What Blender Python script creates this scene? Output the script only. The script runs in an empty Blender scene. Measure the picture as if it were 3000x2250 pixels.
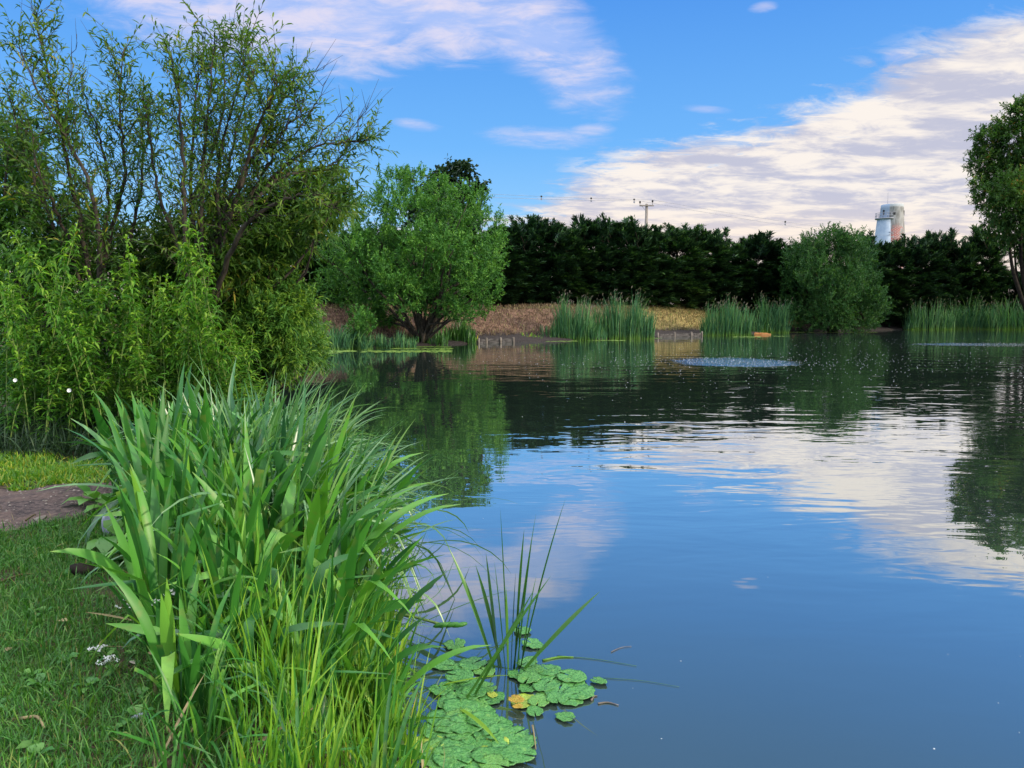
import bpy, math, random
import numpy as np
from mathutils import Vector, Matrix
R = math.radians
S = bpy.context.scene
COL = S.collection
rng = np.random.default_rng(11)
random.seed(11)

# ------------------------------------------------------------------ camera
PITCH = R(5.57); CAM = np.array([0.0, 0.0, 2.0]); F = 2250.0
cd = bpy.data.cameras.new('camera'); cam = bpy.data.objects.new('camera', cd); COL.objects.link(cam)
cam.location = CAM; cam.rotation_euler = (R(90) - PITCH, 0, 0)
cd.sensor_width = 36; cd.lens = 27.0; cd.clip_start = 0.05; cd.clip_end = 5000
S.camera = cam
S.view_settings.view_transform = 'Standard'; S.view_settings.look = 'None'
S.view_settings.exposure = 0.15; S.view_settings.gamma = 1.0
S.cycles.max_bounces = 6; S.cycles.diffuse_bounces = 3; S.cycles.glossy_bounces = 3
S.cycles.transmission_bounces = 3; S.cycles.transparent_max_bounces = 4
S.cycles.caustics_reflective = False; S.cycles.caustics_refractive = False

def ray(px, py):
    cx = (px - 1500) / F; cy = (1125 - py) / F
    s, c = math.sin(PITCH), math.cos(PITCH)
    return np.array([cx, cy * s + c, cy * c - s])
def P(px, py, z=0.0):                 # where the view ray of a photo pixel meets height z
    d = ray(px, py); t = (z - CAM[2]) / d[2]
    return CAM + d * t
def PD(px, py, Y):                    # the point on that ray at distance Y
    d = ray(px, py); return CAM + d * (Y / d[1])
def UV(px, py):
    d = ray(px, py); return d[0] / d[1], d[2] / d[1]

# ------------------------------------------------------------------ node helpers
class NT:
    def __init__(s, tree): s.t = tree; s.n = tree.nodes; s.l = tree.links
    def new(s, typ, **kw):
        n = s.n.new(typ)
        for k, v in kw.items(): setattr(n, k, v)
        return n
    def put(s, sock, v):
        if v is None: return
        if hasattr(v, 'is_output'): s.l.new(v, sock)
        else:
            if isinstance(v, tuple) and len(v) == 3 and sock.type == 'RGBA': v = (*v, 1)
            sock.default_value = v
    def math(s, op, a, b=None, c=None, clamp=False):
        n = s.new('ShaderNodeMath', operation=op, use_clamp=clamp)
        for i, v in enumerate((a, b, c)): s.put(n.inputs[i], v)
        return n.outputs[0]
    def mix(s, f, a, b, blend='MIX'):
        n = s.new('ShaderNodeMix', data_type='RGBA', blend_type=blend)
        s.put(n.inputs[0], f); s.put(n.inputs[6], a); s.put(n.inputs[7], b)
        return n.outputs[2]
    def sstep(s, x, a, b):
        n = s.new('ShaderNodeMapRange', interpolation_type='SMOOTHSTEP')
        s.put(n.inputs[0], x); n.inputs[1].default_value = a; n.inputs[2].default_value = b
        n.inputs[3].default_value = 0; n.inputs[4].default_value = 1
        return n.outputs[0]
    def ramp(s, x, stops, interp='LINEAR'):
        n = s.new('ShaderNodeValToRGB'); cr = n.color_ramp; cr.interpolation = interp
        while len(cr.elements) < len(stops): cr.elements.new(0.5)
        for e, (p, c) in zip(cr.elements, stops):
            e.position = p; e.color = (*c, 1) if isinstance(c, tuple) else (c, c, c, 1)
        s.put(n.inputs[0], x); return n.outputs[0]
    def noise(s, vec, scale, detail=3, rough=0.5, dist=0.0, dims='3D'):
        n = s.new('ShaderNodeTexNoise', noise_dimensions=dims)
        s.put(n.inputs['Vector'], vec); n.inputs['Scale'].default_value = scale
        n.inputs['Detail'].default_value = detail; n.inputs['Roughness'].default_value = rough
        n.inputs['Distortion'].default_value = dist
        return n.outputs[0]
    def xyz(s, x, y, z=0.0):
        n = s.new('ShaderNodeCombineXYZ')
        for i, v in enumerate((x, y, z)): s.put(n.inputs[i], v)
        return n.outputs[0]
    def sep(s, v):
        n = s.new('ShaderNodeSeparateXYZ'); s.put(n.inputs[0], v); return n.outputs
    def vscale(s, v, t):
        n = s.new('ShaderNodeVectorMath', operation='MULTIPLY'); s.put(n.inputs[0], v); n.inputs[1].default_value = t
        return n.outputs[0]

def lin(r, g, b):
    f = lambda c: (c / 255 / 12.92) if c / 255 <= 0.04045 else ((c / 255 + 0.055) / 1.055) ** 2.4
    return (f(r), f(g), f(b))

# ------------------------------------------------------------------ sun and sky
SUN_EL, SUN_AZ = R(17), R(114)        # azimuth clockwise from the viewing direction
sun = bpy.data.lights.new('sun', 'SUN'); so = bpy.data.objects.new('sun', sun); COL.objects.link(so)
sun.energy = 4.2; sun.angle = R(2.0); sun.color = (1.0, 0.86, 0.66)
sd = Vector((math.sin(SUN_AZ) * math.cos(SUN_EL), math.cos(SUN_AZ) * math.cos(SUN_EL), math.sin(SUN_EL)))
so.rotation_euler = sd.to_track_quat('Z', 'Y').to_euler()

def build_world():
    w = bpy.data.worlds.new('World'); S.world = w; w.use_nodes = True
    t = NT(w.node_tree); t.n.clear()
    out = t.new('ShaderNodeOutputWorld'); bg = t.new('ShaderNodeBackground')
    BS = 0.1; bg.inputs[1].default_value = BS
    sky = t.new('ShaderNodeTexSky', sky_type='NISHITA')
    sky.sun_disc = False; sky.sun_elevation = SUN_EL; sky.sun_rotation = SUN_AZ
    sky.air_density = 1.0; sky.dust_density = 0.3; sky.ozone_density = 2.5
    hs = t.new('ShaderNodeHueSaturation'); hs.inputs['Saturation'].default_value = 1.3; hs.inputs['Value'].default_value = 1.5
    t.l.new(sky.outputs[0], hs.inputs['Color'])
    d = t.new('ShaderNodeTexCoord').outputs['Generated']
    x, y, z = t.sep(d)
    yc = t.math('MAXIMUM', y, 0.05)
    u = t.math('DIVIDE', x, yc); v = t.math('DIVIDE', z, yc)
    front = t.sstep(y, 0.15, 0.45)
    # the air: a clear saturated evening blue, paler towards the horizon, over the Nishita sky
    grad = t.ramp(z, [(0.0, lin(182, 216, 242)), (0.10, lin(143, 199, 246)), (0.20, lin(110, 178, 245)), (0.36, lin(82, 150, 234)), (0.62, lin(60, 124, 214))])
    sc = t.new('ShaderNodeVectorMath', operation='SCALE'); t.l.new(grad, sc.inputs[0]); sc.inputs[3].default_value = 1 / BS
    blue = t.mix(0.9, hs.outputs[0], sc.outputs[0])
    # cloud layer coordinates (a flat deck seen in perspective)
    den = t.math('ADD', t.math('MAXIMUM', z, 0.0), 0.13)
    cl = t.xyz(t.math('DIVIDE', x, den), t.math('DIVIDE', y, den))
    cl2 = t.new('ShaderNodeMapping'); cl2.inputs['Rotation'].default_value = (0, 0, R(-32)); cl2.inputs['Scale'].default_value = (1.0, 1.6, 1)
    t.l.new(cl, cl2.inputs[0]); cl2 = cl2.outputs[0]
    nb = t.noise(cl2, 1.1, 6, 0.62, 0.35)
    nf = t.noise(cl2, 5.6, 8, 0.66, 0.6)
    nm = t.math('ADD', t.math('MULTIPLY', nb, 0.55), t.math('MULTIPLY', nf, 0.45))
    nc = t.math('SUBTRACT', nm, 0.5)
    # bank of cloud on the right: its top edge as a curve over u
    pts = [(0, 640), (900, 640), (1430, 618), (1600, 588), (1770, 566), (1840, 548), (1690, 480)]
    edge = [(-200, 660), (1000, 650), (1430, 622), (1560, 600), (1690, 500), (1850, 425), (2050, 372), (2300, 325), (2480, 232), (2700, 130), (2900, 60), (3200, -60), (3800, -330)]
    U0, U1, V0, V1 = -0.8, 1.1, -0.1, 0.7
    st = []
    for px, py in edge:
        a, b = UV(px, py); st.append(((a - U0) / (U1 - U0), max(0, min(1, (b - V0) / (V1 - V0)))))
    # two measures: plain ramp stops need increasing positions
    st.sort()
    un = t.math('DIVIDE', t.math('SUBTRACT', u, U0), U1 - U0, clamp=True)
    top = t.math('ADD', t.math('MULTIPLY', t.ramp(un, st), V1 - V0), V0)
    depth = t.math('SUBTRACT', top, v)
    mA = t.sstep(t.math('ADD', depth, t.math('MULTIPLY', nc, 0.26)), -0.012, 0.045)
    holes = t.math('SUBTRACT', 1.0, t.math('MULTIPLY', t.sstep(t.math('ADD', nc, t.math('MULTIPLY', depth, -0.9)), 0.055, 0.15), 0.75))
    mA = t.math('MULTIPLY', mA, holes)
    def ell(px, py, rx, ry, rot, n=0.9):
        a, b = UV(px, py)
        du = t.math('SUBTRACT', u, a); dv = t.math('SUBTRACT', v, b)
        c, s_ = math.cos(R(rot)), math.sin(R(rot))
        p = t.math('DIVIDE', t.math('ADD', t.math('MULTIPLY', du, c), t.math('MULTIPLY', dv, s_)), rx / F)
        q = t.math('DIVIDE', t.math('SUBTRACT', t.math('MULTIPLY', dv, c), t.math('MULTIPLY', du, s_)), ry / F)
        r2 = t.math('ADD', t.math('MULTIPLY', p, p), t.math('MULTIPLY', q, q))
        f = t.math('SUBTRACT', 1.0, r2)
        return t.math('ADD', f, t.math('MULTIPLY', nc, n * 6.0))
    def mx(*a):
        r = a[0]
        for b in a[1:]: r = t.math('MAXIMUM', r, b)
        return r
    eB = mx(ell(640, -40, 420, 190, -6), ell(1020, 10, 330, 190, -8), ell(1330, 40, 260, 150, -8), ell(1560, 95, 240, 125, -30, 0.6), ell(1690, 215, 170, 105, -24, 0.6))
    mB = t.math('MULTIPLY', t.sstep(eB, -0.5, 1.25), 0.90)
    eC = mx(ell(1590, 400, 200, 34, -3, 0.6), ell(1730, 382, 80, 24, 4, .5), ell(1220, 365, 80, 20, -8, .5), ell(2070, 320, 90, 14, -4, .5), ell(2630, 165, 60, 20, 8, .6), ell(2240, 20, 50, 20, 8, .6), ell(1800, 535, 150, 22, 0, .4))
    mC = t.math('MULTIPLY', t.sstep(eC, -0.1, 1.4), 0.6)
    # cloud colours: cream where lit, lavender grey in the folds, warmer towards the horizon
    k = 1 / BS
    sh = t.sstep(t.math('ADD', t.noise(cl2, 2.3, 6, 0.6, 0.3), t.math('MULTIPLY', nf, 0.55)), 0.66, 0.90)
    cA = t.mix(sh, lin(188, 190, 209), lin(241, 233, 226))
    low = t.sstep(v, 0.16, 0.05)
    cA = t.mix(t.math('MULTIPLY', low, 0.55), cA, lin(250, 226, 202))
    cB = t.mix(sh, lin(168, 190, 240), lin(222, 216, 234))
    c1 = t.new('ShaderNodeVectorMath', operation='SCALE'); t.l.new(cA, c1.inputs[0]); c1.inputs[3].default_value = k
    c2 = t.new('ShaderNodeVectorMath', operation='SCALE'); t.l.new(cB, c2.inputs[0]); c2.inputs[3].default_value = k
    col = t.mix(t.math('MULTIPLY', mC, front), blue, c2.outputs[0])
    col = t.mix(t.math('MULTIPLY', mB, front), col, c2.outputs[0])
    col = t.mix(t.math('MULTIPLY', mA, front), col, c1.outputs[0])
    # unseen bright cloud added overhead and behind the camera as fill for the foliage
    back = t.math('MAXIMUM', t.sstep(z, 0.60, 0.80), t.math('MULTIPLY', t.math('MULTIPLY', t.sstep(y, 0.25, -0.35), t.sstep(z, 0.02, 0.30)), 0.45))
    bc = t.mix(t.sstep(nm, 0.35, 0.65), (24.0, 26.0, 30.0, 1), (44.0, 42.0, 40.0, 1))
    col = t.mix(t.math('MULTIPLY', back, 0.9), col, bc)
    t.l.new(col, bg.inputs[0]); t.l.new(bg.outputs[0], out.inputs[0])
build_world()

# ------------------------------------------------------------------ materials
def new_mat(name):
    m = bpy.data.materials.new(name); m.use_nodes = True
    t = NT(m.node_tree); t.n.clear()
    o = t.new('ShaderNodeOutputMaterial')
    return m, t, o
def principled(t, col, rough=0.6, spec=0.4, metal=0.0):
    b = t.new('ShaderNodeBsdfPrincipled')
    t.put(b.inputs['Base Color'], col); t.put(b.inputs['Roughness'], rough)
    b.inputs['Specular IOR Level'].default_value = spec; b.inputs['Metallic'].default_value = metal
    return b
def leaf_mat(name, stops, rough=0.42, spec=0.4, trans=0.35, tcol=None, along=None, patch=0.0, pscale=1.0, pcol=(0.3, 0.28, 0.03), vary=None):
    """stops: colour ramp over the per-leaf random value; along: ramp over base..tip mixed in"""
    m, t, o = new_mat(name)
    a = t.new('ShaderNodeAttribute', attribute_name='v').outputs['Fac']
    col = t.ramp(a, stops)
    if along:
        s = t.new('ShaderNodeAttribute', attribute_name='t').outputs['Fac']
        for (lo, hi, c, amt) in along:
            col = t.mix(t.math('MULTIPLY', t.sstep(s, lo, hi), amt), col, c)
    if vary:                                          # each plant of the row has a slightly different green
        col = t.mix(t.new('ShaderNodeObjectInfo').outputs['Random'], col, vary, 'MULTIPLY')
    if patch > 0:
        g = t.new('ShaderNodeNewGeometry').outputs['Position']
        col = t.mix(t.math('MULTIPLY', t.sstep(t.noise(g, pscale, 2), 0.58, 0.70), patch), col, pcol)
    b = principled(t, col, rough, spec)
    tr = t.new('ShaderNodeBsdfTranslucent')
    if tcol is None: tcol = (1.25, 1.35, 0.55)
    n = t.new('ShaderNodeVectorMath', operation='MULTIPLY'); t.l.new(col, n.inputs[0]); n.inputs[1].default_value = tcol
    t.l.new(n.outputs[0], tr.inputs[0])
    ms = t.new('ShaderNodeMixShader'); ms.inputs[0].default_value = trans
    t.l.new(b.outputs[0], ms.inputs[1]); t.l.new(tr.outputs[0], ms.inputs[2]); t.l.new(ms.outputs[0], o.inputs[0])
    return m
def plain(name, c1, c2, scale=8.0, rough=0.8, spec=0.3, bump=0.0, stretch=(1, 1, 1), lo=0.35, hi=0.65):
    m, t, o = new_mat(name)
    p = t.vscale(t.new('ShaderNodeTexCoord').outputs['Object'], stretch)
    nn = t.noise(p, scale, 5, 0.6)
    b = principled(t, t.mix(t.sstep(nn, lo, hi), c1, c2), rough, spec)
    if bump:
        bp = t.new('ShaderNodeBump'); bp.inputs['Strength'].default_value = 1; bp.inputs['Distance'].default_value = bump
        t.l.new(nn, bp.inputs['Height']); t.l.new(bp.outputs[0], b.inputs['Normal'])
    t.l.new(b.outputs[0], o.inputs[0]); return m

M = {}
M['bark'] = plain('bark', (0.022, 0.018, 0.014), (0.06, 0.05, 0.038), 9, 0.9, 0.2, 0.01, (1, 1, 0.25))
M['twig'] = plain('twig', (0.06, 0.05, 0.02), (0.13, 0.10, 0.04), 6, 0.8, 0.2)
M['dark_bark'] = plain('dark_bark', (0.012, 0.010, 0.008), (0.03, 0.024, 0.018), 5, 0.9, 0.1)
M['green_stem'] = plain('green_stem', (0.09, 0.16, 0.03), (0.16, 0.22, 0.05), 8, 0.6)
M['willow'] = leaf_mat('willow', [(0, (0.026, 0.075, 0.014)), (0.6, (0.076, 0.158, 0.022)), (0.95, (0.16, 0.235, 0.032)), (1, (0.26, 0.22, 0.03))], spec=0.18, trans=0.4)
M['dense_shrub'] = leaf_mat('dense_shrub', [(0, (0.026, 0.085, 0.018)), (0.7, (0.070, 0.180, 0.026)), (1, (0.16, 0.29, 0.04))], spec=0.18, trans=0.35)
M['dome_shrub'] = leaf_mat('dome_shrub', [(0, (0.042, 0.125, 0.026)), (0.6, (0.105, 0.235, 0.034)), (1, (0.26, 0.38, 0.045))], spec=0.18, trans=0.35)
M['shoot'] = leaf_mat('shoot', [(0, (0.028, 0.105, 0.013)), (0.6, (0.085, 0.230, 0.023)), (1, (0.25, 0.40, 0.04))], spec=0.18, trans=0.42)
M['tree_green'] = leaf_mat('tree_green', [(0, (0.026, 0.098, 0.020)), (0.6, (0.062, 0.180, 0.028)), (1, (0.13, 0.28, 0.038))], spec=0.18, rough=0.55, trans=0.25)
M['round_bush'] = leaf_mat('round_bush', [(0, (0.016, 0.060, 0.018)), (0.7, (0.038, 0.110, 0.028)), (1, (0.085, 0.18, 0.035))], spec=0.18, rough=0.55, trans=0.3)
M['right_tree'] = leaf_mat('right_tree', [(0, (0.024, 0.072, 0.018)), (0.7, (0.062, 0.140, 0.028)), (0.95, (0.12, 0.18, 0.03)), (1, (0.20, 0.11, 0.03))], spec=0.18, rough=0.55, trans=0.35)
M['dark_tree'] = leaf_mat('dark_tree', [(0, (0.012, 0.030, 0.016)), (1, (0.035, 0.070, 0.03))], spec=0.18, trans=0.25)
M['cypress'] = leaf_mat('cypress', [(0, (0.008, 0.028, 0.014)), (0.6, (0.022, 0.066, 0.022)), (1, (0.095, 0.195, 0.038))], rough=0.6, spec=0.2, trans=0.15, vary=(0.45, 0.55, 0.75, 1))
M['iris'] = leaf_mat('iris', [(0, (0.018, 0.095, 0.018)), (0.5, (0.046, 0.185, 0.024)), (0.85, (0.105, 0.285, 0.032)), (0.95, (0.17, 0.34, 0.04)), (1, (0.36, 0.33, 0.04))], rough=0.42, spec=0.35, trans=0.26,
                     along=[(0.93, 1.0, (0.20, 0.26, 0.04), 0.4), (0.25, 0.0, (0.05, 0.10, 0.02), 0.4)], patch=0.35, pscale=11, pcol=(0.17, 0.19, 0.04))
M['iris_blue'] = leaf_mat('iris_blue', [(0, (0.022, 0.095, 0.036)), (0.6, (0.050, 0.165, 0.055)), (1, (0.11, 0.26, 0.075))], rough=0.33, spec=0.6, trans=0.22,
                          along=[(0.95, 1.0, (0.20, 0.24, 0.04), 0.3)])
M['sedge'] = leaf_mat('sedge', [(0, (0.050, 0.15, 0.055)), (0.6, (0.11, 0.24, 0.085)), (1, (0.20, 0.34, 0.11))], rough=0.32, spec=0.6, trans=0.3)
M['lime_grass'] = leaf_mat('lime_grass', [(0, (0.050, 0.16, 0.018)), (0.55, (0.125, 0.29, 0.026)), (0.92, (0.27, 0.42, 0.04)), (1, (0.48, 0.36, 0.06))], rough=0.4, trans=0.4)
M['bulrush'] = leaf_mat('bulrush', [(0, (0.022, 0.095, 0.020)), (1, (0.075, 0.20, 0.03))], rough=0.35, spec=0.5, trans=0.25)
M['reed'] = leaf_mat('reed', [(0, (0.030, 0.105, 0.050)), (0.6, (0.060, 0.165, 0.070)), (1, (0.13, 0.25, 0.085))], spec=0.18, rough=0.45, trans=0.3,
                     along=[(0.24, 0.02, (0.20, 0.36, 0.04), 0.6), (1.2, 1.6, (0.15, 0.13, 0.105), 1.0)])
M['tassel'] = leaf_mat('tassel', [(0, (0.17, 0.15, 0.12)), (1, (0.33, 0.30, 0.24))], rough=0.8, trans=0.2)
M['turf'] = leaf_mat('turf', [(0, (0.020, 0.098, 0.013)), (0.6, (0.050, 0.175, 0.020)), (0.95, (0.095, 0.21, 0.026)), (1, (0.26, 0.20, 0.07))], rough=0.5, trans=0.3, patch=0.5, pscale=1.3, pcol=(0.10, 0.18, 0.020))
M['moss'] = leaf_mat('moss', [(0, (0.055, 0.17, 0.016)), (0.7, (0.15, 0.31, 0.024)), (1, (0.36, 0.34, 0.04))], rough=0.5, trans=0.35)
M['dry'] = leaf_mat('dry', [(0, (0.075, 0.050, 0.030)), (0.6, (0.15, 0.100, 0.056)), (0.9, (0.25, 0.18, 0.10)), (1, (0.20, 0.22, 0.05))], rough=0.8, trans=0.15, tcol=(1, 1, 1))
M['dry_green'] = leaf_mat('dry_green', [(0, (0.12, 0.09, 0.040)), (0.6, (0.20, 0.155, 0.06)), (1, (0.15, 0.20, 0.045))], rough=0.8, trans=0.15, tcol=(1, 1, 1))
M['straw'] = leaf_mat('straw', [(0, (0.13, 0.10, 0.045)), (1, (0.30, 0.245, 0.12))], rough=0.8, trans=0.1, tcol=(1, 1, 1))
M['weed'] = leaf_mat('weed', [(0, (0.05, 0.17, 0.03)), (1, (0.12, 0.28, 0.045))], rough=0.4, trans=0.3)
M['petal'] = leaf_mat('petal', [(0, (0.72, 0.74, 0.70)), (1, (0.85, 0.86, 0.84))], rough=0.6, trans=0.3, tcol=(1, 1, 1))
M['wood'] = plain('wood', (0.10, 0.085, 0.07), (0.22, 0.19, 0.16), 7, 0.85, 0.2, 0.004, (1, 1, 0.3))
M['plank_wood'] = plain('plank_wood', (0.03, 0.027, 0.025), (0.095, 0.088, 0.083), 6, 0.85, 0.2, 0.004, (0.12, 1, 1.6))
M['pole_wood'] = plain('pole_wood', (0.16, 0.14, 0.12), (0.27, 0.24, 0.21), 4, 0.85, 0.2, 0.0, (1, 1, 0.1))
M['orange_wood'] = plain('orange_wood', (0.36, 0.15, 0.04), (0.50, 0.24, 0.08), 6, 0.7, 0.3, 0.003, (0.3, 1, 1))
M['stone'] = plain('stone', (0.20, 0.22, 0.27), (0.36, 0.38, 0.44), 9, 0.8, 0.3, 0.004)
M['black'] = plain('black', (0.012, 0.012, 0.014), (0.03, 0.03, 0.03), 5, 0.5)
M['grey_metal'] = plain('grey_metal', (0.16, 0.17, 0.20), (0.25, 0.26, 0.30), 4, 0.5, 0.5)
M['sky_tinted_paint'] = plain('sky_tinted_paint', (0.26, 0.33, 0.44), (0.33, 0.40, 0.50), 0.6, 0.6, 0.3)  # white paint with the sky's bluish reflection put into its colour
M['foam'] = plain('foam', (0.32, 0.35, 0.38), (0.50, 0.52, 0.54), 5, 0.4, 0.5)
M['duckweed'] = leaf_mat('duckweed', [(0, (0.09, 0.19, 0.03)), (1, (0.20, 0.30, 0.05))], rough=0.5, trans=0.1)

def lily_mat(name, c1, c2, c3):
    m, t, o = new_mat(name)
    tc = t.new('ShaderNodeTexCoord').outputs['Object']
    rnd = t.new('ShaderNodeObjectInfo').outputs['Random']
    off = t.new('ShaderNodeVectorMath', operation='ADD'); t.put(off.inputs[0], tc)
    t.put(off.inputs[1], t.xyz(t.math('MULTIPLY', rnd, 17.0), t.math('MULTIPLY', rnd, 31.0)))
    n1 = t.noise(off.outputs[0], 5.5, 4, 0.7); n2 = t.noise(off.outputs[0], 1.9, 3, 0.6)
    col = t.mix(t.sstep(n1, 0.35, 0.7), c1, c2)
    col = t.mix(t.math('MULTIPLY', t.sstep(n2, 0.55, 0.75), 0.6), col, c3)
    col = t.mix(t.math('MULTIPLY', t.sstep(rnd, 0.55, 1.0), 0.35), col, c3)
    x, y, z = t.sep(tc)
    ang = t.math('ARCTAN2', y, x)
    rib = t.math('ABSOLUTE', t.math('SINE', t.math('MULTIPLY', ang, 7.0)))
    col = t.mix(t.math('MULTIPLY', t.sstep(rib, 0.16, 0.0), 0.30), col, c2)
    b = principled(t, col, t.math('ADD', t.math('MULTIPLY', n1, 0.25), 0.16), 0.5)
    bp = t.new('ShaderNodeBump'); bp.inputs['Strength'].default_value = 0.9; bp.inputs['Distance'].default_value = 0.010
    t.l.new(n1, bp.inputs['Height']); t.l.new(bp.outputs[0], b.inputs['Normal'])
    t.l.new(b.outputs[0], o.inputs[0]); return m
M['lily'] = lily_mat('lily_pad', (0.035, 0.150, 0.030), (0.095, 0.285, 0.060), (0.17, 0.33, 0.05))
M['lily_lime'] = lily_mat('lime_lily_pad', (0.25, 0.38, 0.04), (0.36, 0.46, 0.06), (0.40, 0.38, 0.05))
M['lily_yellow'] = lily_mat('yellow_lily_pad', (0.30, 0.19, 0.018), (0.42, 0.30, 0.03), (0.16, 0.08, 0.02))
M['lily_pale'] = lily_mat('pale_lily_pad', (0.36, 0.40, 0.16), (0.46, 0.48, 0.22), (0.42, 0.34, 0.14))

def water_mat():
    m, t, o = new_mat('water')
    pos = t.new('ShaderNodeNewGeometry').outputs['Position']
    x, y, z = t.sep(pos)
    def spot(cx, cy, rx, ry):
        p = t.math('DIVIDE', t.math('SUBTRACT', x, cx), rx); q = t.math('DIVIDE', t.math('SUBTRACT', y, cy), ry)
        r = t.math('SQRT', t.math('ADD', t.math('MULTIPLY', p, p), t.math('MULTIPLY', q, q)))
        return r
    A = P(2150, 1060); B = P(2900, 1009)
    nw = t.noise(pos, 0.8, 3, 0.6)
    rA = t.math('ADD', spot(A[0], A[1], 3.3, 3.6), t.math('MULTIPLY', nw, 0.5))
    rB = t.math('ADD', spot(B[0], B[1], 6.0, 3.2), t.math('MULTIPLY', nw, 0.5))
    agi = t.math('MAXIMUM', t.sstep(rA, 1.15, 0.5), t.sstep(rB, 1.15, 0.5))
    halo = t.math('MAXIMUM', t.sstep(rA, 3.2, 0.8), t.sstep(rB, 3.2, 0.8))
    # gentle wind ripples: stronger to the right and in mid distance, glassy near the left bank
    wx = t.sstep(t.math('ADD', x, t.math('MULTIPLY', y, 0.16)), -1.5, 6.5); wy = t.math('MULTIPLY', t.sstep(y, 3.2, 10.0), t.math('SUBTRACT', 1.0, t.math('MULTIPLY', t.sstep(y, 24.0, 44.0), 0.6)))
    patch = t.sstep(t.noise(t.vscale(pos, (0.12, 0.22, 1)), 1.0, 2), 0.36, 0.62)
    wind = t.math('ADD', 0.10, t.math('MULTIPLY', t.math('MULTIPLY', wx, wy), t.math('ADD', 0.35, t.math('MULTIPLY', patch, 0.65))))
    n1 = t.noise(t.vscale(pos, (0.55, 1.25, 1)), 1.0, 3, 0.45, 0.4)
    n2 = t.noise(t.vscale(pos, (1.6, 3.6, 1)), 1.0, 2, 0.5, 0.3)
    h = t.math('MULTIPLY', t.math('ADD', t.math('MULTIPLY', n1, 0.026), t.math('MULTIPLY', n2, 0.0052)), wind)
    n3 = t.noise(pos, 5.0, 3, 0.6)
    h = t.math('ADD', h, t.math('MULTIPLY', t.math('MULTIPLY', n3, 0.10), agi))
    h = t.math('ADD', h, t.math('MULTIPLY', t.math('MULTIPLY', t.noise(pos, 2.5, 2, 0.5), 0.0085), halo))
    bp = t.new('ShaderNodeBump'); bp.inputs['Strength'].default_value = 1.0; bp.inputs['Distance'].default_value = 1.0
    t.l.new(h, bp.inputs['Height'])
    body = t.new('ShaderNodeBsdfDiffuse')
    t.put(body.inputs[0], t.mix(t.noise(t.vscale(pos, (0.3, 0.5, 1)), 1.0, 3), (0.024, 0.042, 0.036), (0.036, 0.056, 0.042)))
    gl = t.new('ShaderNodeBsdfGlossy'); gl.inputs['Roughness'].default_value = 0.0; gl.inputs[0].default_value = (0.95, 0.97, 0.97, 1)
    t.l.new(bp.outputs[0], gl.inputs['Normal'])
    fr = t.new('ShaderNodeFresnel'); fr.inputs['IOR'].default_value = 1.33; t.l.new(bp.outputs[0], fr.inputs['Normal'])
    f = t.math('SUBTRACT', 1.0, t.math('POWER', t.math('SUBTRACT', 1.0, fr.outputs[0]), 6.0), clamp=True)
    f = t.math('MULTIPLY', f, 0.91)
    ms = t.new('ShaderNodeMixShader'); t.l.new(f, ms.inputs[0])
    t.l.new(body.outputs[0], ms.inputs[1]); t.l.new(gl.outputs[0], ms.inputs[2]); t.l.new(ms.outputs[0], o.inputs[0])
    return m
M['water'] = water_mat()

def ground_mat():
    m, t, o = new_mat('ground')
    pos = t.new('ShaderNodeNewGeometry').outputs['Position']
    x, y, z = t.sep(pos)
    n1 = t.noise(pos, 0.9, 5, 0.6); n2 = t.noise(pos, 14, 4, 0.65); n3 = t.noise(pos, 45, 3, 0.6)
    soil = t.mix(t.sstep(n2, 0.35, 0.65), (0.030, 0.022, 0.015), (0.075, 0.052, 0.034))
    near = t.mix(t.sstep(t.math('ADD', n1, t.math('MULTIPLY', n2, 0.3)), 0.52, 0.72), (0.035, 0.080, 0.018), soil)
    # the far bank: dead brown grass on the left, yellower on the right, bare mud along the water, green along the crest
    nb = t.noise(t.vscale(pos, (1.0, 1.0, 2.4)), 3.2, 5, 0.7)
    brown = t.mix(t.sstep(nb, 0.38, 0.62), (0.070, 0.040, 0.028), (0.165, 0.100, 0.066))
    olive = t.mix(t.sstep(nb, 0.38, 0.62), (0.14, 0.10, 0.035), (0.30, 0.23, 0.085))
    bank = t.mix(t.sstep(t.math('ADD', x, t.math('MULTIPLY', n1, 3.0)), 8.5, 12.0), brown, olive)
    bank = t.mix(t.sstep(x, 22.0, 27.0), bank, (0.09, 0.065, 0.045, 1))
    mud = t.mix(t.sstep(n2, 0.35, 0.65), (0.014, 0.012, 0.011), (0.042, 0.034, 0.031))
    zz = t.math('ADD', z, t.math('MULTIPLY', t.math('SUBTRACT', n1, 0.5), 0.35))
    bank = t.mix(t.sstep(zz, 0.72, 0.40), bank, mud)
    bank = t.mix(t.math('MULTIPLY', t.sstep(zz, 1.95, 2.2), 0.75), bank, (0.12, 0.15, 0.035, 1))
    far = t.sstep(y, 22.0, 28.0)
    col = t.mix(far, near, bank)
    beyond = t.sstep(y, 110.0, 150.0)
    col = t.mix(beyond, col, (0.06, 0.10, 0.03, 1))
    under = t.sstep(z, 0.0, -0.1)
    col = t.mix(under, col, (0.05, 0.05, 0.03, 1))
    b = principled(t, col, 0.92, 0.15)
    bp = t.new('ShaderNodeBump'); bp.inputs['Strength'].default_value = 0.8; bp.inputs['Distance'].default_value = 0.03
    t.l.new(t.math('ADD', n2, t.math('MULTIPLY', n3, 0.4)), bp.inputs['Height']); t.l.new(bp.outputs[0], b.inputs['Normal'])
    t.l.new(b.outputs[0], o.inputs[0]); return m
M['ground'] = ground_mat()
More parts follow.
